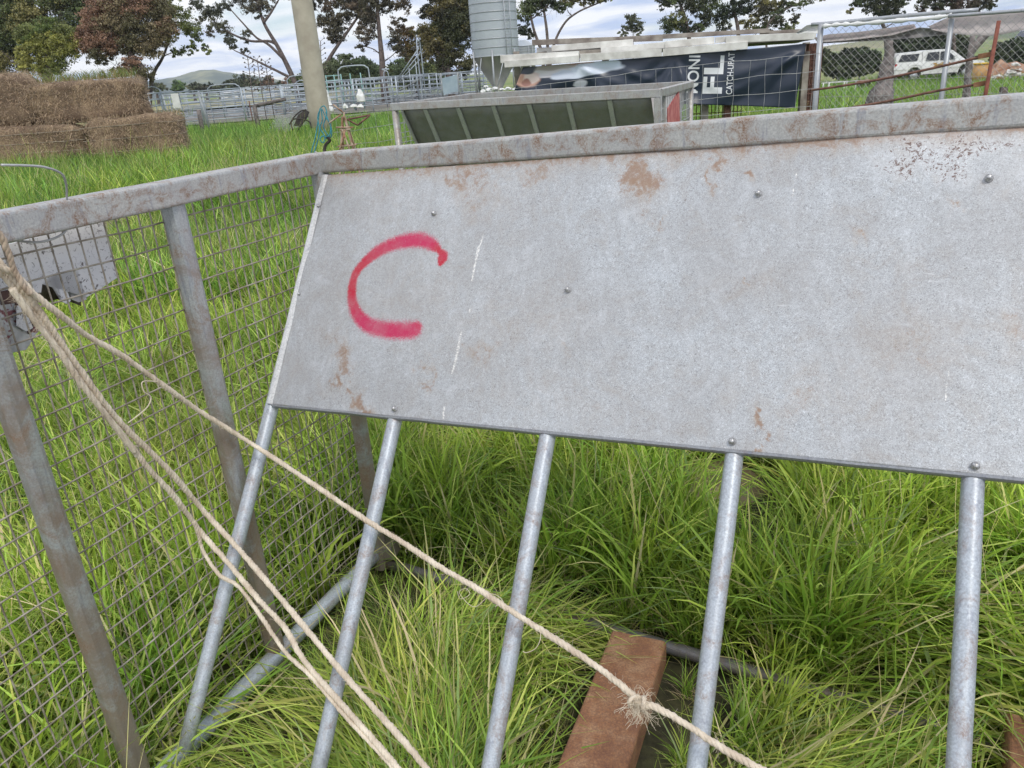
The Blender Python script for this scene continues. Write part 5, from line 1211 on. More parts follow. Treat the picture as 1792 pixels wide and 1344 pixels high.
# dead trunks and grey posts
def trunk_thing(lab, pts_, rads, d_, m_='bark_g', name='dead_trunk', cat='tree trunk'):
    P = [at(x, y, d_) for x, y in pts_]; f_ = P[0].copy(); f_[2] = 0.0; t_ = thing(name, lab, cat, f_)
    T = catmull([f_]+P if P[0][2] > .1 else P, 5); rr = np.interp(np.linspace(0, 1, len(T)), np.linspace(0, 1, len(rads)), rads)
    V, Fc = tube_vf(T, rr, 14); V = [np.array(v)+rng.normal(0, .004, 3)+.02*mnoise.noise(Vector(np.array(v)*9)) for v in V]
    mesh('trunk', V, Fc, M[m_], t_, True)
trunk_thing('grey weathered tree trunk with flared foot behind the chain-link fence', [(1538, 185), (1548, 150), (1552, 120), (1556, 95), (1553, 60)], [.22, .17, .10, .085, .06, .05], 9.6)
trunk_thing('squared grey post right of the pipe post, by the yellow drum', [(1692, 180), (1696, 120), (1702, 62)], [.035, .035, .03], 9.8, name='timber_post', cat='post')
trunk_thing('pale leaning dead trunk behind the squared grey post', [(1690, 150), (1697, 100), (1712, 75), (1728, 55)], [.03, .035, .05, .07], 11.5)
trunk_thing('short dark stump in the grass near the right edge', [(1755, 170), (1756, 160), (1757, 154)], [.05, .05, .05], 10.5, 'bark', 'stump', 'stump')

# ================================================================== UTE
def ute():
    d_ = 47.0; gz = -.78
    p0 = at(1566, 110, d_); p1 = at(1700, 106, d_-.5); a = nrm([p1[0]-p0[0], p1[1]-p0[1], 0]); n_ = np.array([-a[1], a[0], 0]); o0_ = np.array([p0[0], p0[1], gz])
    rt_ = thing('ute', 'white utility with a canopy parked in the grass beyond the fence', 'ute', o0_+a*2.6)
    Pw = simple('white vehicle paint', (0.66, 0.66, 0.65), (0.74, 0.74, 0.73), 2, .25); Gl = simple('tinted glass', (0.015, 0.018, 0.025), (0.03, 0.035, 0.045), 2, .08)
    Ty = simple('tyre rubber', (0.015, 0.015, 0.015), (0.03, 0.03, 0.03), 9, .8); Pl = simple('black plastic', (0.02, 0.02, 0.02), (0.04, 0.04, 0.04), 9, .6)
    def L(x, y, z): return o0_+a*x+n_*y+np.array([0, 0, z])
    def loft(name, sect, m_, smooth=True):   # sect: list of (x, [(y,z)...])
        V = []; k = len(sect[0][1])
        for x, pr in sect: V += [L(x, y, z) for y, z in pr]
        Fc = [(i_*k+j_, (i_+1)*k+j_, (i_+1)*k+(j_+1) % k, i_*k+(j_+1) % k) for i_ in range(len(sect)-1) for j_ in range(k)]+[tuple(range(k)), tuple(range(len(V)-1, len(V)-k-1, -1))]
        return mesh(name, V, Fc, m_, rt_, False)
    def sec(x, zb, zt, w=.92, wt=None): wt = wt or w; return (x, [(.0+(.92-w), zb), (.92-w, zb+.25), (.92-w-.02, (zb+zt)/2), (.92-wt+.03, zt), (.92+wt-.03, zt), (.92+w+.02, (zb+zt)/2), (.92+w, zb+.25), (.92+w, zb)])
    # body side in slices, arches left open
    loft('body', [sec(0, .55, 1.02, .86), sec(.12, .45, 1.10), sec(.75, .42, 1.12), sec(.82, .70, 1.12), sec(1.0, .86, 1.12), sec(1.35, .86, 1.12), sec(1.55, .70, 1.12), sec(1.62, .40, 1.12), sec(3.7, .38, 1.12),
                  sec(3.78, .70, 1.10), sec(3.95, .86, 1.09), sec(4.35, .86, 1.07), sec(4.52, .70, 1.05), sec(4.6, .42, 1.03), sec(5.1, .45, .98, .86), sec(5.25, .5, .9, .78)], Pw)
    loft('cabin', [(1.62, [(.08, 1.11), (.2, 1.72), (1.64, 1.72), (1.76, 1.11)]), (1.9, [(.08, 1.11), (.2, 1.77), (1.64, 1.77), (1.76, 1.11)]), (3.0, [(.08, 1.11), (.2, 1.77), (1.64, 1.77), (1.76, 1.11)]), (3.35, [(.08, 1.11), (.22, 1.68), (1.62, 1.68), (1.76, 1.11)]), (4.1, [(.1, 1.10), (.14, 1.12), (1.7, 1.12), (1.74, 1.10)])], Pw)
    loft('canopy', [(.1, [(.05, 1.11), (.16, 1.50), (1.68, 1.50), (1.79, 1.11)]), (.3, [(.05, 1.11), (.18, 1.70), (1.66, 1.70), (1.79, 1.11)]), (1.58, [(.05, 1.11), (.18, 1.74), (1.66, 1.74), (1.79, 1.11)])], Pw)
    def win(pts_, yy0=.05):
        V = [L(x, .03+(z-1.11)*.19-.02, z) for x, z in pts_]; Vb = [v+n_*.02 for v in V]; k = len(V)
        mesh('window', V+Vb, [tuple(range(k)), tuple(range(2*k-1, k-1, -1))]+[(j_, j_+k, (j_+1) % k+k, (j_+1) % k) for j_ in range(k)], Gl, rt_)
    win([(.22, 1.22), (.40, 1.60), (1.42, 1.62), (1.30, 1.22)]); win([(1.80, 1.20), (1.92, 1.64), (2.55, 1.65), (2.55, 1.18)]); win([(2.64, 1.18), (2.64, 1.65), (3.05, 1.64), (3.55, 1.24), (3.5, 1.18)])
    V = [L(x, y, z) for x, y, z in ((3.42, .28, 1.65), (3.42, 1.56, 1.65), (4.02, 1.64, 1.16), (4.02, .20, 1.16))]; mesh('windscreen', [v+np.array([0, 0, .02])+a*.02 for v in V], [(0, 1, 2, 3)], Gl, rt_)
    for x in (1.18, 4.15):
        for y in (.02, 1.64):
            c = L(x, y+.1, .38); tube('wheel', [c-n_*.13, c+n_*.13], .37, Ty, rt_, 22); w_ = bpy.data.objects[[o.name for o in bpy.data.objects if o.name.startswith('wheel')][-1]]
            tube('rim', [c-n_*.14, c+n_*.14], .22, M['galv'], rt_, 14)
    rbox('mirror', L(3.35, -.10, 1.28), L(3.50, -.10, 1.28), .18, .16, Pw, rt_); rbox('handle', L(2.3, .0, 1.02), L(2.46, .0, 1.02), .03, .04, Pl, rt_); rbox('sill', L(1.7, .0, .40), L(3.65, .0, .40), .05, .06, Pl, rt_)
    rbox('bumper', L(5.15, .1, .55), L(5.15, 1.74, .55), .12, .2, Pw, rt_); rbox('tail_light', L(.04, .06, .95), L(.16, .03, .95), .04, .3, simple('red lens', (.4, .02, .02), (.5, .03, .03), 3, .2), rt_)
    # ochre dust splash on the door
    m_ = simple('ochre dust', (0.42, 0.24, 0.07), (0.55, 0.36, 0.14), 14, .9)
    rl = np.random.default_rng(3)
    for k in range(14):
        x = rl.uniform(2.2, 3.2); z = .92+rl.normal(0, .07); r_ = rl.uniform(.03, .09); V = [L(x+math.cos(t_)*r_*1.6, -.026, z+math.sin(t_)*r_*rl.uniform(.5, 1)) for t_ in np.linspace(0, 5.6, 8)]
        mesh('dust_patch', V+[v+n_*.012 for v in V], [tuple(range(8))]+[(j_, j_+8, (j_+1) % 8+8, (j_+1) % 8) for j_ in range(8)], m_, rt_)
ute()
# drum, rubble, box, rails beyond the fence
yd = at(1718, 118, 42); yd[2] = -.80
t_ = thing('drum', 'ochre yellow drum standing right of the pipe post beyond the fence', 'drum', yd)
tube('barrel', [yd, yd+np.array([0, 0, .95])], .42, simple('yellow-brown paint', (0.42, 0.22, 0.07), (0.55, 0.33, 0.14), 3, .6), t_, 18); tube('lid', [yd+np.array([0, 0, .95]), yd+np.array([0, 0, 1.02])], .45, simple('yellow lid', (0.62, 0.38, 0.03), (0.7, 0.45, 0.05), 3, .5), t_, 18)
rl = np.random.default_rng(8)
def lump(name, c, r_, m_, parent=None, seed=0, sq=.7):
    bm = bmesh.new(); bmesh.ops.create_icosphere(bm, subdivisions=2, radius=1)
    for v in bm.verts: k = 1+.5*mnoise.noise(v.co*1.3+Vector((seed, 0, 0)))+.2*mnoise.noise(v.co*4+Vector((seed, 3, 0))); v.co = Vector((v.co.x*r_*k+c[0], v.co.y*r_*k+c[1], max(-.1, v.co.z*sq)*r_*k+c[2]))
    me = bpy.data.meshes.new(name); bm.to_mesh(me); bm.free(); me.materials.append(m_); o_ = bpy.data.objects.new(name, me); COL.objects.link(o_)
    if parent: o_.parent = parent; o_.matrix_parent_inverse = Matrix.Translation(-parent.location)
    return o_
rb = thing('rubble_heap', 'heap of orange earth and pale broken rubble at the right edge', 'rubble', at(1765, 120, 42))
Or = simple('orange earth', (0.24, 0.12, 0.07), (0.42, 0.27, 0.19), 3, .95); Wh = simple('white rubble', (0.50, 0.47, 0.44), (0.72, 0.70, 0.67), 6, .9)
for k in range(9): c = at(1740+k*9, 121, 43); c[2] = -.95; lump('earth', c, rl.uniform(.7, 1.15), Or, rb, k, .9)
for k in range(26): c = at(rl.uniform(1737, 1800), 124, 41.2); c[2] = rl.uniform(-.78, -.45)+.5*max(0, 1-abs((proj(c)[0]-1776)/10)); lump('rubble_piece', c, rl.uniform(.12, .26), Wh if rl.uniform() < .7 else Or, rb, k)
bx = at(1513, 135, 40); bx[2] = -.80; t_ = thing('hive_box', 'small dark box with a terracotta lid in the grass left of the ute', 'box', bx)
rbox('box', bx, bx+np.array([0, 0, .55]), .5, .5, M['gap'], t_, upv=(0, 1, 0)); rbox('lid', bx+np.array([0, 0, .56]), bx+np.array([0, 0, .66]), .66, .66, simple('terracotta', (0.35, 0.16, 0.10), (0.45, 0.22, 0.15), 5, .8), t_, upv=(0, 1, 0))
gr_ = thing('low_rail', 'low pale railing in the grass left of the grey trunk', 'railing', at(1470, 130, 38))
for x in (1443, 1453, 1480, 1484, 1500): p = at(x, 120, 38); tube('upright', [down(p, -.8), down(p, -.8+.75)], .03, M['white'], gr_, 6)
for z_ in (-.07, ): tube('rail', [down(at(1440, 120, 38), z_), down(at(1504, 118, 38), z_)], .03, M['white'], gr_, 6)
# dark blue vehicle at the right edge
cb0 = at(1784, 92, 60); cb0[2] = -.85
t_ = thing('parked_car', 'dark blue car half hidden by bushes at the right edge', 'car', cb0); Bl = simple('dark blue paint', (0.02, 0.03, 0.07), (0.03, 0.045, 0.09), 3, .25)
V = []; prof_ = [(0, .35), (0, 1.0), (.5, 1.15), (1.0, 1.7), (2.9, 1.75), (3.7, 1.15), (4.6, 1.0), (4.7, .4)]
for y in (0, 1.8): V += [cb0+np.array([x, y, z+.9]) for x, z in prof_]
k = len(prof_); mesh('body', V, [tuple(range(k)), tuple(range(2*k-1, k-1, -1))]+[(j_, j_+k, (j_+1) % k+k, (j_+1) % k) for j_ in range(k)], Bl, t_)
for x in (.9, 3.8): tube('wheel', [cb0+np.array([x, -.02, 1.2]), cb0+np.array([x, .2, 1.2])], .34, M['gap'], t_, 16)
V = [cb0+np.array([x, -.01, z+.9]) for x, z in ((.75, 1.2), (1.1, 1.6), (2.8, 1.65), (3.4, 1.2))]; mesh('window', V, [(0, 1, 2, 3)], M['gap'], t_)

# ================================================================== SILOS
M['silo'] = simple('silo galvanised iron', (0.38, 0.415, 0.44), (0.46, 0.495, 0.52), .6, .42, .3, .1, 3, bdist=.01)
M['silo_d'] = simple('silo cone iron', (0.22, 0.22, 0.20), (0.32, 0.31, 0.28), 1.0, .5, .3)
def silo(lab, xc, yb, d_, rad, zc, zt, legs, ratio=1.0):
    c = at(xc, yb, d_); root = thing('grain_silo', lab, 'silo', (c[0], c[1], 0)); n_ = 40
    ring = lambda r_, z: [np.array([c[0]+r_*math.cos(2*math.pi*j_/n_), c[1]+r_*math.sin(2*math.pi*j_/n_), z]) for j_ in range(n_)]
    zs = np.arange(zc, zt+.01, (zt-zc)/7); V = []; rows = []
    for i_, z in enumerate(np.linspace(zc, zt, 57)): rows.append((rad+.012*math.cos(i_*math.pi), z))
    for r_, z in rows: V += ring(r_, z)
    mesh('wall', V, [(i_*n_+j_, i_*n_+(j_+1) % n_, (i_+1)*n_+(j_+1) % n_, (i_+1)*n_+j_) for i_ in range(len(rows)-1) for j_ in range(n_)], M['silo'], root, True)
    for z in zs:
        V = ring(rad+.02, z-.025)+ring(rad+.032, z)+ring(rad+.02, z+.025); mesh('hoop', V, [(i_*n_+j_, i_*n_+(j_+1) % n_, (i_+1)*n_+(j_+1) % n_, (i_+1)*n_+j_) for i_ in range(2) for j_ in range(n_)], M['galv'], root, True)
    V = ring(rad+.05, zt)+ring(.3, zt+.9*rad*.5); mesh('roof', V, [(j_, (j_+1) % n_, n_+(j_+1) % n_, n_+j_) for j_ in range(n_)]+[tuple(range(n_, 2*n_))], M['silo'], root, False)
    V = ring(rad-.01, zc)+ring(.18, zc-1.45*rad*.95); mesh('cone', V, [(j_, n_+j_, n_+(j_+1) % n_, (j_+1) % n_) for j_ in range(n_)]+[tuple(range(n_, 2*n_))], M['silo_d'], root, True)
    for j_ in range(legs):
        th = 2*math.pi*(j_+.35)/legs; p = np.array([c[0]+(rad+.02)*math.cos(th), c[1]+(rad+.02)*math.sin(th), zc+.3]); tube('leg', [p, down(p, 0)], .05, M['galv'], root, 8)
        th2 = 2*math.pi*(j_+.35+.5)/legs; q_ = np.array([c[0]+rad*.98*math.cos(th2), c[1]+rad*.98*math.sin(th2), zc]); tube('brace', [q_, down(p, .3)], .03, M['galv'], root, 6)
    # ladder
    th = -math.pi/2+.55; pl = np.array([c[0]+(rad+.12)*math.cos(th), c[1]+(rad+.12)*math.sin(th), 0]); tg = np.array([-math.sin(th), math.cos(th), 0])
    for s_ in (-.17, .17): tube('ladder_rail', [down(pl+tg*s_, zc-.6), down(pl+tg*s_, zt)], .02, M['galv'], root, 6)
    mb_ = MB()
    for z in np.arange(zc-.5, zt, .3): mb_.add(*tube_vf([down(pl-tg*.17, z), down(pl+tg*.17, z)], .012, 5))
    mb_.build('rungs', M['galv'], root, kind='stuff')
silo('large galvanised grain silo on a cone base left of the shed', 868, 100, 42, 1.27, 2.35, 5.35, 6)
silo('small second silo peeping out behind the large one', 914, 80, 58, .95, 1.9, 3.2, 4)

# ================================================================== POLE
pf = drop(562, 222, 24)[0]; pt_ = at(520, 0, 24); pt_[0], pt_[1] = pf[0], pf[1]
m_pole = simple('weathered concrete', (0.36, 0.32, 0.25), (0.46, 0.42, 0.33), 2.5, .9, 0, .2, 30)
t_ = thing('concrete_pole', 'thick pale concrete pole standing in the grass and cut by the top edge', 'pole', pf)
tube('shaft', [np.array([pf[0], pf[1], z]) for z in np.linspace(-.1, 9, 10)], np.linspace(.345, .26, 10), m_pole, t_, 24)
tube('collar', [np.array([pf[0], pf[1], .2]), np.array([pf[0], pf[1], .24])], .35, m_pole, t_, 24)

# ================================================================== CATTLE YARDS
M['yard'] = simple('galvanised yard pipe', (0.30, 0.35, 0.40), (0.46, 0.50, 0.54), 3, .45, .3)
M['yard_d'] = simple('grey yard post', (0.20, 0.22, 0.23), (0.32, 0.34, 0.35), 3, .6, .2)
M['teal'] = simple('pale teal painted pipe', (0.18, 0.36, 0.34), (0.30, 0.48, 0.46), 3, .5)
PANEL = {}
def panel(lab, P0, P1, h_=1.65, rails=6, m_='yard', r_=.026, group='galvanised cattle yard panels', zb=.25, name='yard_panel'):
    P0 = np.asarray(P0, float); P1 = np.asarray(P1, float); L = np.linalg.norm((P1-P0)[:2]); ang = math.atan2(P1[1]-P0[1], P1[0]-P0[0]); key = (round(L, 1), h_, rails, m_)
    root = thing(name, lab, 'yard panel', P0, group); root.rotation_euler = (0, 0, ang)
    if key not in PANEL:
        ps = []
        mk = lambda nm, P, rr: mesh(nm, *tube_vf(P, rr, 7), M[m_], None, True)
        for x in (0.02, L-.02): ps.append(mk('post', [(x, 0, 0), (x, 0, h_+.03)], r_*1.25))
        for k in range(rails): z = zb+(h_-zb)*k/(rails-1); ps.append(mk('rail', [(0.02, 0, z), (L-.02, 0, z)], r_*(1.0 if k < rails-1 else 1.15)))
        ps.append(mk('stay', [(L/2, .01, zb), (L/2, .01, h_)], r_*.8)); PANEL[key] = ps
        for o_ in ps: o_.parent = root
    else:
        for o_ in PANEL[key]: c = o_.copy(); COL.objects.link(c); c.parent = root
    return root
def yl(x, y, d_): p = at(x, y, d_); return np.array([p[0], p[1], float(terrain(p[0], p[1]))])
front = [(268, 205, 36), (288, 205, 38), (356, 205, 40), (430, 205, 41), (498, 205, 42), (560, 205, 43), (625, 205, 44), (700, 205, 45), (770, 205, 46), (852, 205, 46)]
flab = ['short yard panel emerging from behind the hay bales', 'yard panel with a white tag plate tied near its top', 'front yard panel behind the two short timber stumps', 'front yard panel left of the concrete pole, behind the fallen netting',
        'yard panel passing behind the concrete pole', 'yard panel beside the white draped sheet', 'yard panel in front of the pale teal crush', 'yard panel between the crush and the loading ramp', 'yard panel by the white containers below the silo']
for k in range(len(front)-1): panel(flab[k], yl(*front[k]), yl(*front[k+1]), 1.68)
rl = np.random.default_rng(21); n_back = 0
ROWS = ['second', 'third', 'fourth', 'rearmost']; seen_lab = {}
def plab(row, x, cross):
    mk = [(345, 'right of the hay bales'), (390, 'under the hill'), (430, 'in front of the farmhouse'), (475, 'left of the dry stems'), (520, 'left of the concrete pole'), (570, 'behind the concrete pole'), (610, 'left of the teal crush'), (650, 'behind the teal crush'),
          (690, 'below the upright gum'), (735, 'under the loading ramp'), (780, 'beside the loading ramp hoop'), (820, 'left of the silo'), (9999, 'at the silo legs')]
    w = next(n_ for x_, n_ in mk if x < x_); l = ('cross panel' if cross else 'long panel')+' in the '+ROWS[row]+' row of pens, '+w
    seen_lab[l] = seen_lab.get(l, 0)+1
    return l if seen_lab[l] == 1 else l.replace(' panel in', ' panel a little further right in')
for row, (dd, xs0, xs1) in enumerate(((46, 290, 850), (50, 300, 840), (55, 300, 830), (61, 330, 820))):
    xx = xs0
    while xx < xs1:
        w = rl.uniform(52, 74); d0_ = dd+rl.uniform(-1, 1)+(xx-300)*.006; panel(plab(row, xx, False), yl(xx, 190, d0_), yl(xx+w, 190, dd+rl.uniform(-1, 1)+(xx+w-300)*.006), 1.62, 6, r_=.024)
        if rl.uniform() < .55: panel(plab(row, xx, True), yl(xx, 190, d0_), yl(xx+rl.uniform(6, 14), 190, d0_+3.6), 1.62, 6, r_=.024)
        xx += w
def bow_gate(lab, x0, x1, d_, h_=2.15, m_='yard', rr=.03, bend=.35):
    a = yl(x0, 200, d_); b_ = yl(x1, 200, d_); u_ = nrm(b_-a); root = thing('bow_gate', lab, 'gate', a)
    P = [a, down(a, h_-bend), a+u_*bend*.3+np.array([0, 0, h_-bend*.3]), a+u_*bend+np.array([0, 0, h_]), b_-u_*bend+np.array([0, 0, h_]), b_-u_*bend*.3+np.array([0, 0, h_-bend*.3]), down(b_, h_-bend), b_]
    tube('bow', catmull(P, 5), rr, M[m_], root, 8)
    for k in range(5): z = .35+.28*k; tube('rail', [down(a, z), down(b_, z)], rr*.75, M[m_], root, 6)
bow_gate('tall bow-topped gate at the left end of the yards', 262, 290, 38, 2.0)
bow_gate('bow-topped gate rising over the front panels mid-way left', 372, 428, 43, 1.95)
bow_gate('bow-topped gate just left of the concrete pole', 512, 562, 44, 2.1); bow_gate('smaller bow gate inside the one by the pole', 524, 548, 45, 1.85)
bow_gate('tall bow of the forcing gate in front of the grey-green bushes', 602, 655, 42, 2.35, rr=.034); bow_gate('small bow gate between the crush and the ramp', 680, 688, 46, 2.1)
# teal crush
cr = thing('cattle_crush', 'pale teal cattle crush standing inside the yards', 'cattle crush', yl(600, 200, 46))
for x in (580, 594, 606, 622, 640, 655): p = yl(x, 200, 46); tube('upright', [p, down(p, 2.05)], .035, M['teal'], cr, 6)
for z in (.5, .8, 1.1, 1.4, 1.75, 2.0): tube('rail', [down(yl(580, 200, 46), z), down(yl(606 if z > 1.5 else 655, 200, 46), z)], .03, M['teal'], cr, 6)
# loading ramp
rp = thing('loading_ramp', 'loading ramp with sloping pipe handrails and a tall hoop at its top', 'loading ramp', yl(715, 200, 46))
for s_, d_ in ((0, 45), (1, 46.2)):
    a = yl(704, 200, d_); b_ = yl(745, 200, d_)
    for dz in (.0, .3, .6): tube('handrail', [a+np.array([0, 0, 1.35+dz*.4]), b_+np.array([0, 0, 2.5+dz])], .025, M['yard'], rp, 6)
    for f in (.2, .5, .8): p = a+(b_-a)*f; tube('upright', [p, down(p, 1.5+1.2*f)], .025, M['yard'], rp, 6)
h0 = yl(742, 200, 45); h1 = yl(748, 200, 45.8); tube('hoop', catmull([h0, down(h0, 3.2), (h0+h1)/2+np.array([0, 0, 3.45]), down(h1, 3.2), h1], 6), .035, M['yard'], rp, 8)
rbox('ramp_floor', yl(704, 200, 45.6)+np.array([0, 0, .9]), yl(745, 200, 45.6)+np.array([0, 0, 1.5]), 1.1, .06, M['yard_d'], rp)
# solid sided pens right of the ramp
so_ = thing('sheeted_panel', 'blue-grey sheeted pen panel left of the white containers', 'yard panel', yl(800, 200, 43))
a = yl(778, 200, 43); b_ = yl(807, 200, 43); rbox('sheet', a+np.array([0, 0, 1.0]), b_+np.array([0, 0, 1.15]), .04, .85, simple('blue-grey sheet', (.26, .34, .40), (.34, .42, .47), 2, .5), so_); [tube('post', [p, down(p, 1.7)], .05, M['yard_d'], so_, 8) for p in (a, b_)]
# white things
def blocky(lab, name, cat, lst, d_, m_=None):
    t_ = thing(name, lab, cat, yl(lst[0][0], 200, d_))
    for k, (x, y, w, h_) in enumerate(lst):
        c = at(x, y, d_); s_ = d_/F; lump('piece', np.array([c[0], c[1], c[2]-h_*s_*.3]), max(w, h_)*s_*.5, m_ or M['white'], t_, k+x*.1, h_/w)
blocky('heap of white plastic containers under the silo cone', 'container_heap', 'containers', [(845, 158, 12, 9), (856, 155, 14, 10), (866, 153, 10, 9), (878, 155, 10, 7), (890, 154, 12, 8), (900, 155, 10, 7), (850, 150, 8, 6)], 24)
blocky('white sheet draped over the yard rails right of the pole', 'draped_sheet', 'sheet', [(567, 165, 7, 16), (572, 178, 8, 16), (577, 190, 8, 12)], 38)
blocky('white wrapped bundle in the yards below the crush', 'wrapped_bundle', 'bundle', [(618, 184, 12, 9), (632, 172, 7, 16), (630, 184, 12, 10), (604, 186, 6, 9)], 38)
tgp = yl(313, 200, 37.6); o_ = rbox('tag_plate', tgp+np.array([0, 0, .95]), tgp+np.array([0, 0, 1.62]), .36, .02, M['white'], None, upv=(0, 1, 0)); tag(o_, 'white tag plate tied to the second yard panel', 'sign')
# stumps and strainers before the yards
def tpost(lab, x, y, d_, h_, r_, m_='bark_g', lean=0):
    p = yl(x, y, d_); q_ = down(p, h_); q_[0] += lean; o_ = tube('timber_post', [p-np.array([0, 0, .1]), (p+q_)/2+rng.normal(0, .004, 3), q_], r_, M[m_], None, 9); tag(o_, lab, 'post')
tpost('short weathered timber post left of the grey strainer', 350, 205, 30, .98, .085); tpost('leaning dark steel post between the two timber posts', 365, 205, 31, 1.6, .055, 'yard_d', -.22)
tpost('weathered timber post at the end of the log rail', 449, 205, 31, 1.0, .09); tpost('thin black steel picket right of the leaning post', 441, 205, 31, 1.15, .022, 'rustbar')
a = yl(449, 205, 31); b_ = yl(505, 205, 31); o_ = tube('log_rail', [down(a, .95), down(b_, 1.12)], .07, M['bark_g'], None, 9); tag(o_, 'grey log rail laid from the timber post towards the pole', 'rail')
# fallen chain-link netting
mb = MB(); nd = thing('fallen_netting', 'loose chain-link netting slumped in the grass left of the pole', 'wire netting', yl(510, 210, 25))
def np_(s_, w): x = 462+s_*78+w*20*(1-s_); y = 232-34*w-8*s_+6*math.sin(s_*5); return at(x, y, 24+w*1.5+.3*math.sin(s_*9+w*4))
for k in np.arange(-1, 1, .055):
    for sg in (1, -1):
        P = [np_(k+w if sg == 1 else k+1-w, w) for w in np.linspace(0, 1, 10) if 0 <= (k+w if sg == 1 else k+1-w) <= 1]
        if len(P) > 1: mb.add(*tube_vf(P, .006, 4, False))
mb.build('netting', M['wire_l'], nd, kind='stuff')
# black trolley-like frame leaning at the pole
bf = thing('old_chair_frame', 'black torn seat on a bent metal frame lying against the pole', 'scrap frame', yl(525, 215, 22))
for pts_ in ([(512, 228), (510, 212), (524, 196), (536, 192)], [(506, 218), (516, 208), (540, 212), (545, 224)], [(520, 230), (534, 205), (538, 194)]): tube('frame', catmull([at(x, y, 22) for x, y in pts_], 5), .02, M['gap'], bf, 6)
V = [at(x, y, 22.2) for x, y in ((514, 220), (522, 200), (534, 192), (541, 196), (536, 208), (526, 222))]; poly_extrude('seat', V, np.array([0, 1, 0]), .06, M['gap'], bf)
# teal rope coil on a post
pp = yl(560, 250, 9.6); pp2 = onz(575, 262, .5)
tp_ = thing('rope_hank', 'hank of teal and blue rope hanging from a dark post in front of the pole', 'rope', at(568, 230, 9.6))
TR_ = simple('teal rope', (0.02, 0.12, 0.15), (0.04, 0.26, 0.30), 30, .7)
for k, pts_ in enumerate(([(560, 190), (556, 215), (552, 240), (546, 262), (542, 285)], [(561, 188), (568, 186), (572, 200), (566, 220), (572, 234), (579, 240), (580, 225), (574, 210), (570, 196)], [(562, 192), (564, 210), (560, 224), (568, 238), (566, 250), (560, 244), (565, 238), (572, 243)],
                           [(563, 190), (570, 205), (578, 218), (577, 236), (570, 240)], [(561, 189), (556, 205), (559, 226), (556, 246), (549, 270)])):
    tube('strand', catmull([at(x, y, 9.6-.02*k) for x, y in pts_], 6), .0075, TR_, tp_, 6)
tube('hook_strap', catmull([at(x, y, 9.65) for x, y in ((572, 238), (577, 246), (571, 252), (568, 262), (568, 290))], 5), .02, M['gap'], tp_, 6)
# mini windmill tower
wm = thing('garden_windmill', 'small rusty cream windmill frame with a triangular tail standing in the fence line', 'windmill frame', yl(604, 250, 9.2))
RC = simple('rust-stained cream steel', (0.28, 0.14, 0.08), (0.50, 0.42, 0.32), 12, .8)
ap = at(601, 204, 9.2)
for dx, dy in ((-.13, -.12), (.13, -.12), (-.13, .14), (.13, .14)):
    rbox('leg', ap+np.array([dx*.1, dy*.1, 0]), np.array([ap[0]+dx*1.6, ap[1]+dy*1.6, 0]), .028, .012, RC, wm)
for z_, k in ((ap[2]-.15, .35), (ap[2]-.33, .62)):
    q_ = [np.array([ap[0]+dx*k, ap[1]+dy*k, z_]) for dx, dy in ((-.16, -.14), (.16, -.14), (.16, .16), (-.16, .16))]
    for j_ in range(4): tube('cross_bar', [q_[j_], q_[(j_+1) % 4]], .008, RC, wm, 5)
for a_, b2 in (((594, 262), (606, 222)), ((612, 262), (598, 224))): tube('brace', [at(*a_, 9.1), at(*b2, 9.15)], .010, RC, wm, 5)
for a_, b2 in (((602, 197), (602, 206)), ((597, 200), (576, 215)), ((601, 197), (583, 183)), ((588, 223), (618, 223))): tube('spindle', [at(*a_, 9.15), at(*b2, 9.1)], .010, RC, wm, 5)
tl_ = [at(x, y, 9.25) for x, y in ((608, 209), (648, 201), (626, 219))]
for j_ in range(3): tube('tail_bar', [tl_[j_], tl_[(j_+1) % 3]], .011, M['rustbar'], wm, 5)
# tall dry flower stems
for k, (x, yt_, yb_) in enumerate(((435, 98, 168), (452, 104, 166), (466, 108, 164), (552, 80, 150), (563, 72, 150))):
    b_ = at(x+ (7 if k < 3 else 0), yb_, 34); tpx = at(x-2, yt_, 34); st = thing('dry_stem', ['leftmost tall dead flower stem over the yards', 'middle tall dead flower stem over the yards', 'third tall dead flower stem over the yards', 'dead flower stem just right of the pole', 'second dead flower stem right of the pole'][k], 'plant', down(b_, 0))
    tube('stalk', [down(b_, 0), b_, tpx], .018, M['bark'], st, 5); mb = MB()
    for f in np.linspace(.1, 1, 9):
        c = b_+(tpx-b_)*f
        for sg in (-1, 1): e_ = c+np.array([sg*.22*(1.2-f*.6), rng.normal(0, .1), .10]); mb.add(*tube_vf([c, e_], .008, 4)); mb.add(*tube_vf([e_, e_+np.array([sg*.05, 0, .03])], .03, 5))
    mb.build('seed_heads', M['bark'], st, kind='stuff')
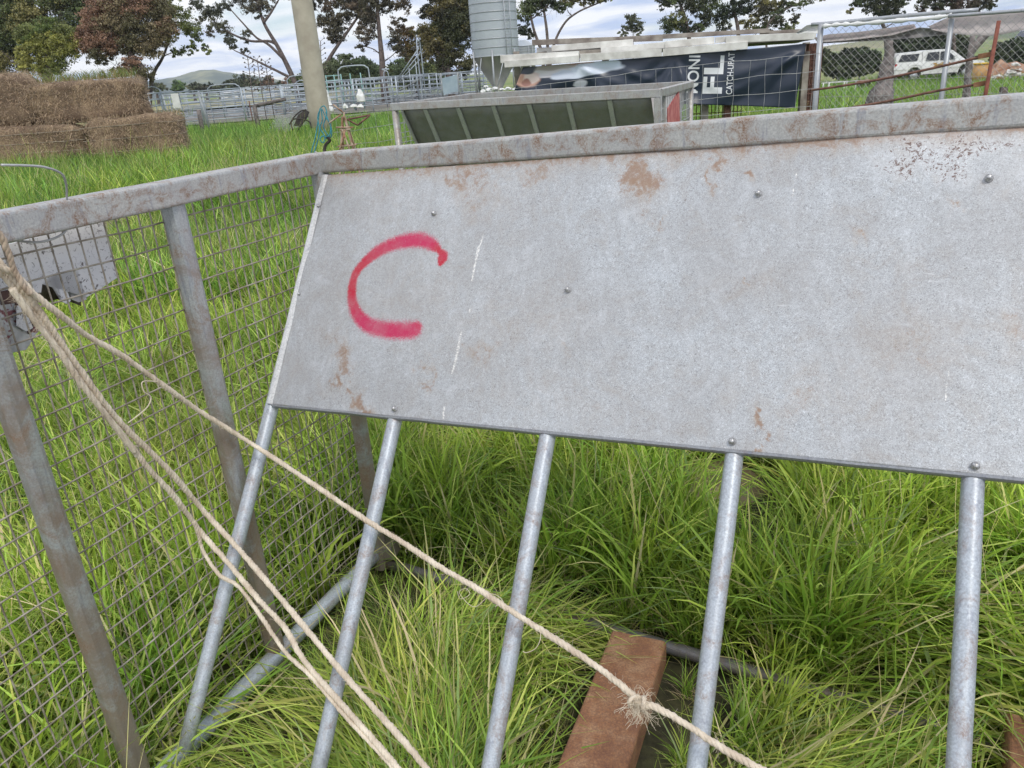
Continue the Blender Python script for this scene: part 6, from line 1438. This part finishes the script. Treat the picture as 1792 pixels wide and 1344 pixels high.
# farm buildings far off
def house(lab, x, y, w_px, h_px, d_, roof=True):
    c = at(x, y, d_); s_ = d_/F; w = w_px*s_; h_ = h_px*s_; g = float(terrain(c[0], c[1])); zt = c[2]; zb = g
    t_ = thing('farmhouse', lab, 'house', (c[0], c[1], g)); rbox('wall', np.array([c[0]-w/2, c[1], (zb+zt)/2]), np.array([c[0]+w/2, c[1], (zb+zt)/2]), 5, max(.5, zt-zb), M['white'], t_, bev=.01)
    V = [np.array([c[0]+sx*(w/2+.4), c[1]+sy*3, zt]) for sx, sy in ((-1, -1), (1, -1), (1, 1), (-1, 1))]+[np.array([c[0]-w/2*.7, c[1], zt+h_*.5]), np.array([c[0]+w/2*.7, c[1], zt+h_*.5])]
    mesh('roof', V, [(0, 1, 5, 4), (2, 3, 4, 5), (3, 0, 4), (1, 2, 5), (0, 3, 2, 1)], simple('pale iron roof', (.58, .60, .62), (.68, .69, .70), 1, .5), t_)
house('white farmhouse with a pale gable in front of the tree line', 437, 156, 16, 8, 160); house('long low white building right of the farmhouse', 477, 155, 24, 5, 165); house('small cream shed beside the forked gum', 501, 154, 8, 8, 160)
house('tiny white outbuilding left of the farmhouse', 418, 160, 8, 3, 160); house('low white outbuilding furthest left', 398, 162, 12, 2, 162)
# dirt under the yards; shade among the pipes is put into its dark colour
strip('yard_dirt_shade', 250, 880, 41, 72, 0.03, simple('yard dirt with painted shade', (0.14, 0.13, 0.11), (0.24, 0.22, 0.19), .5, 1.0))
# air: one even volume round the whole place
lo_, hi_ = np.array([-3600, -20, -14.0]), np.array([3600, 2400, 175.0])
V = [(x, y, z) for z in (lo_[2], hi_[2]) for y in (lo_[1], hi_[1]) for x in (lo_[0], hi_[0])]
hm = bpy.data.materials.new('haze'); hm.use_nodes = True; hm.node_tree.nodes.clear()
ho = hm.node_tree.nodes.new('ShaderNodeOutputMaterial'); hp = hm.node_tree.nodes.new('ShaderNodeVolumePrincipled')
hp.inputs['Density'].default_value = 0.00024; hp.inputs['Color'].default_value = (0.78, 0.87, 1.0, 1); hm.node_tree.links.new(hp.outputs[0], ho.inputs['Volume'])
hz = mesh('haze', V, [(0, 2, 3, 1), (4, 5, 7, 6), (0, 1, 5, 4), (2, 6, 7, 3), (0, 4, 6, 2), (1, 3, 7, 5)], hm); hz['kind'] = 'stuff'
SC.cycles.volume_bounces = 0
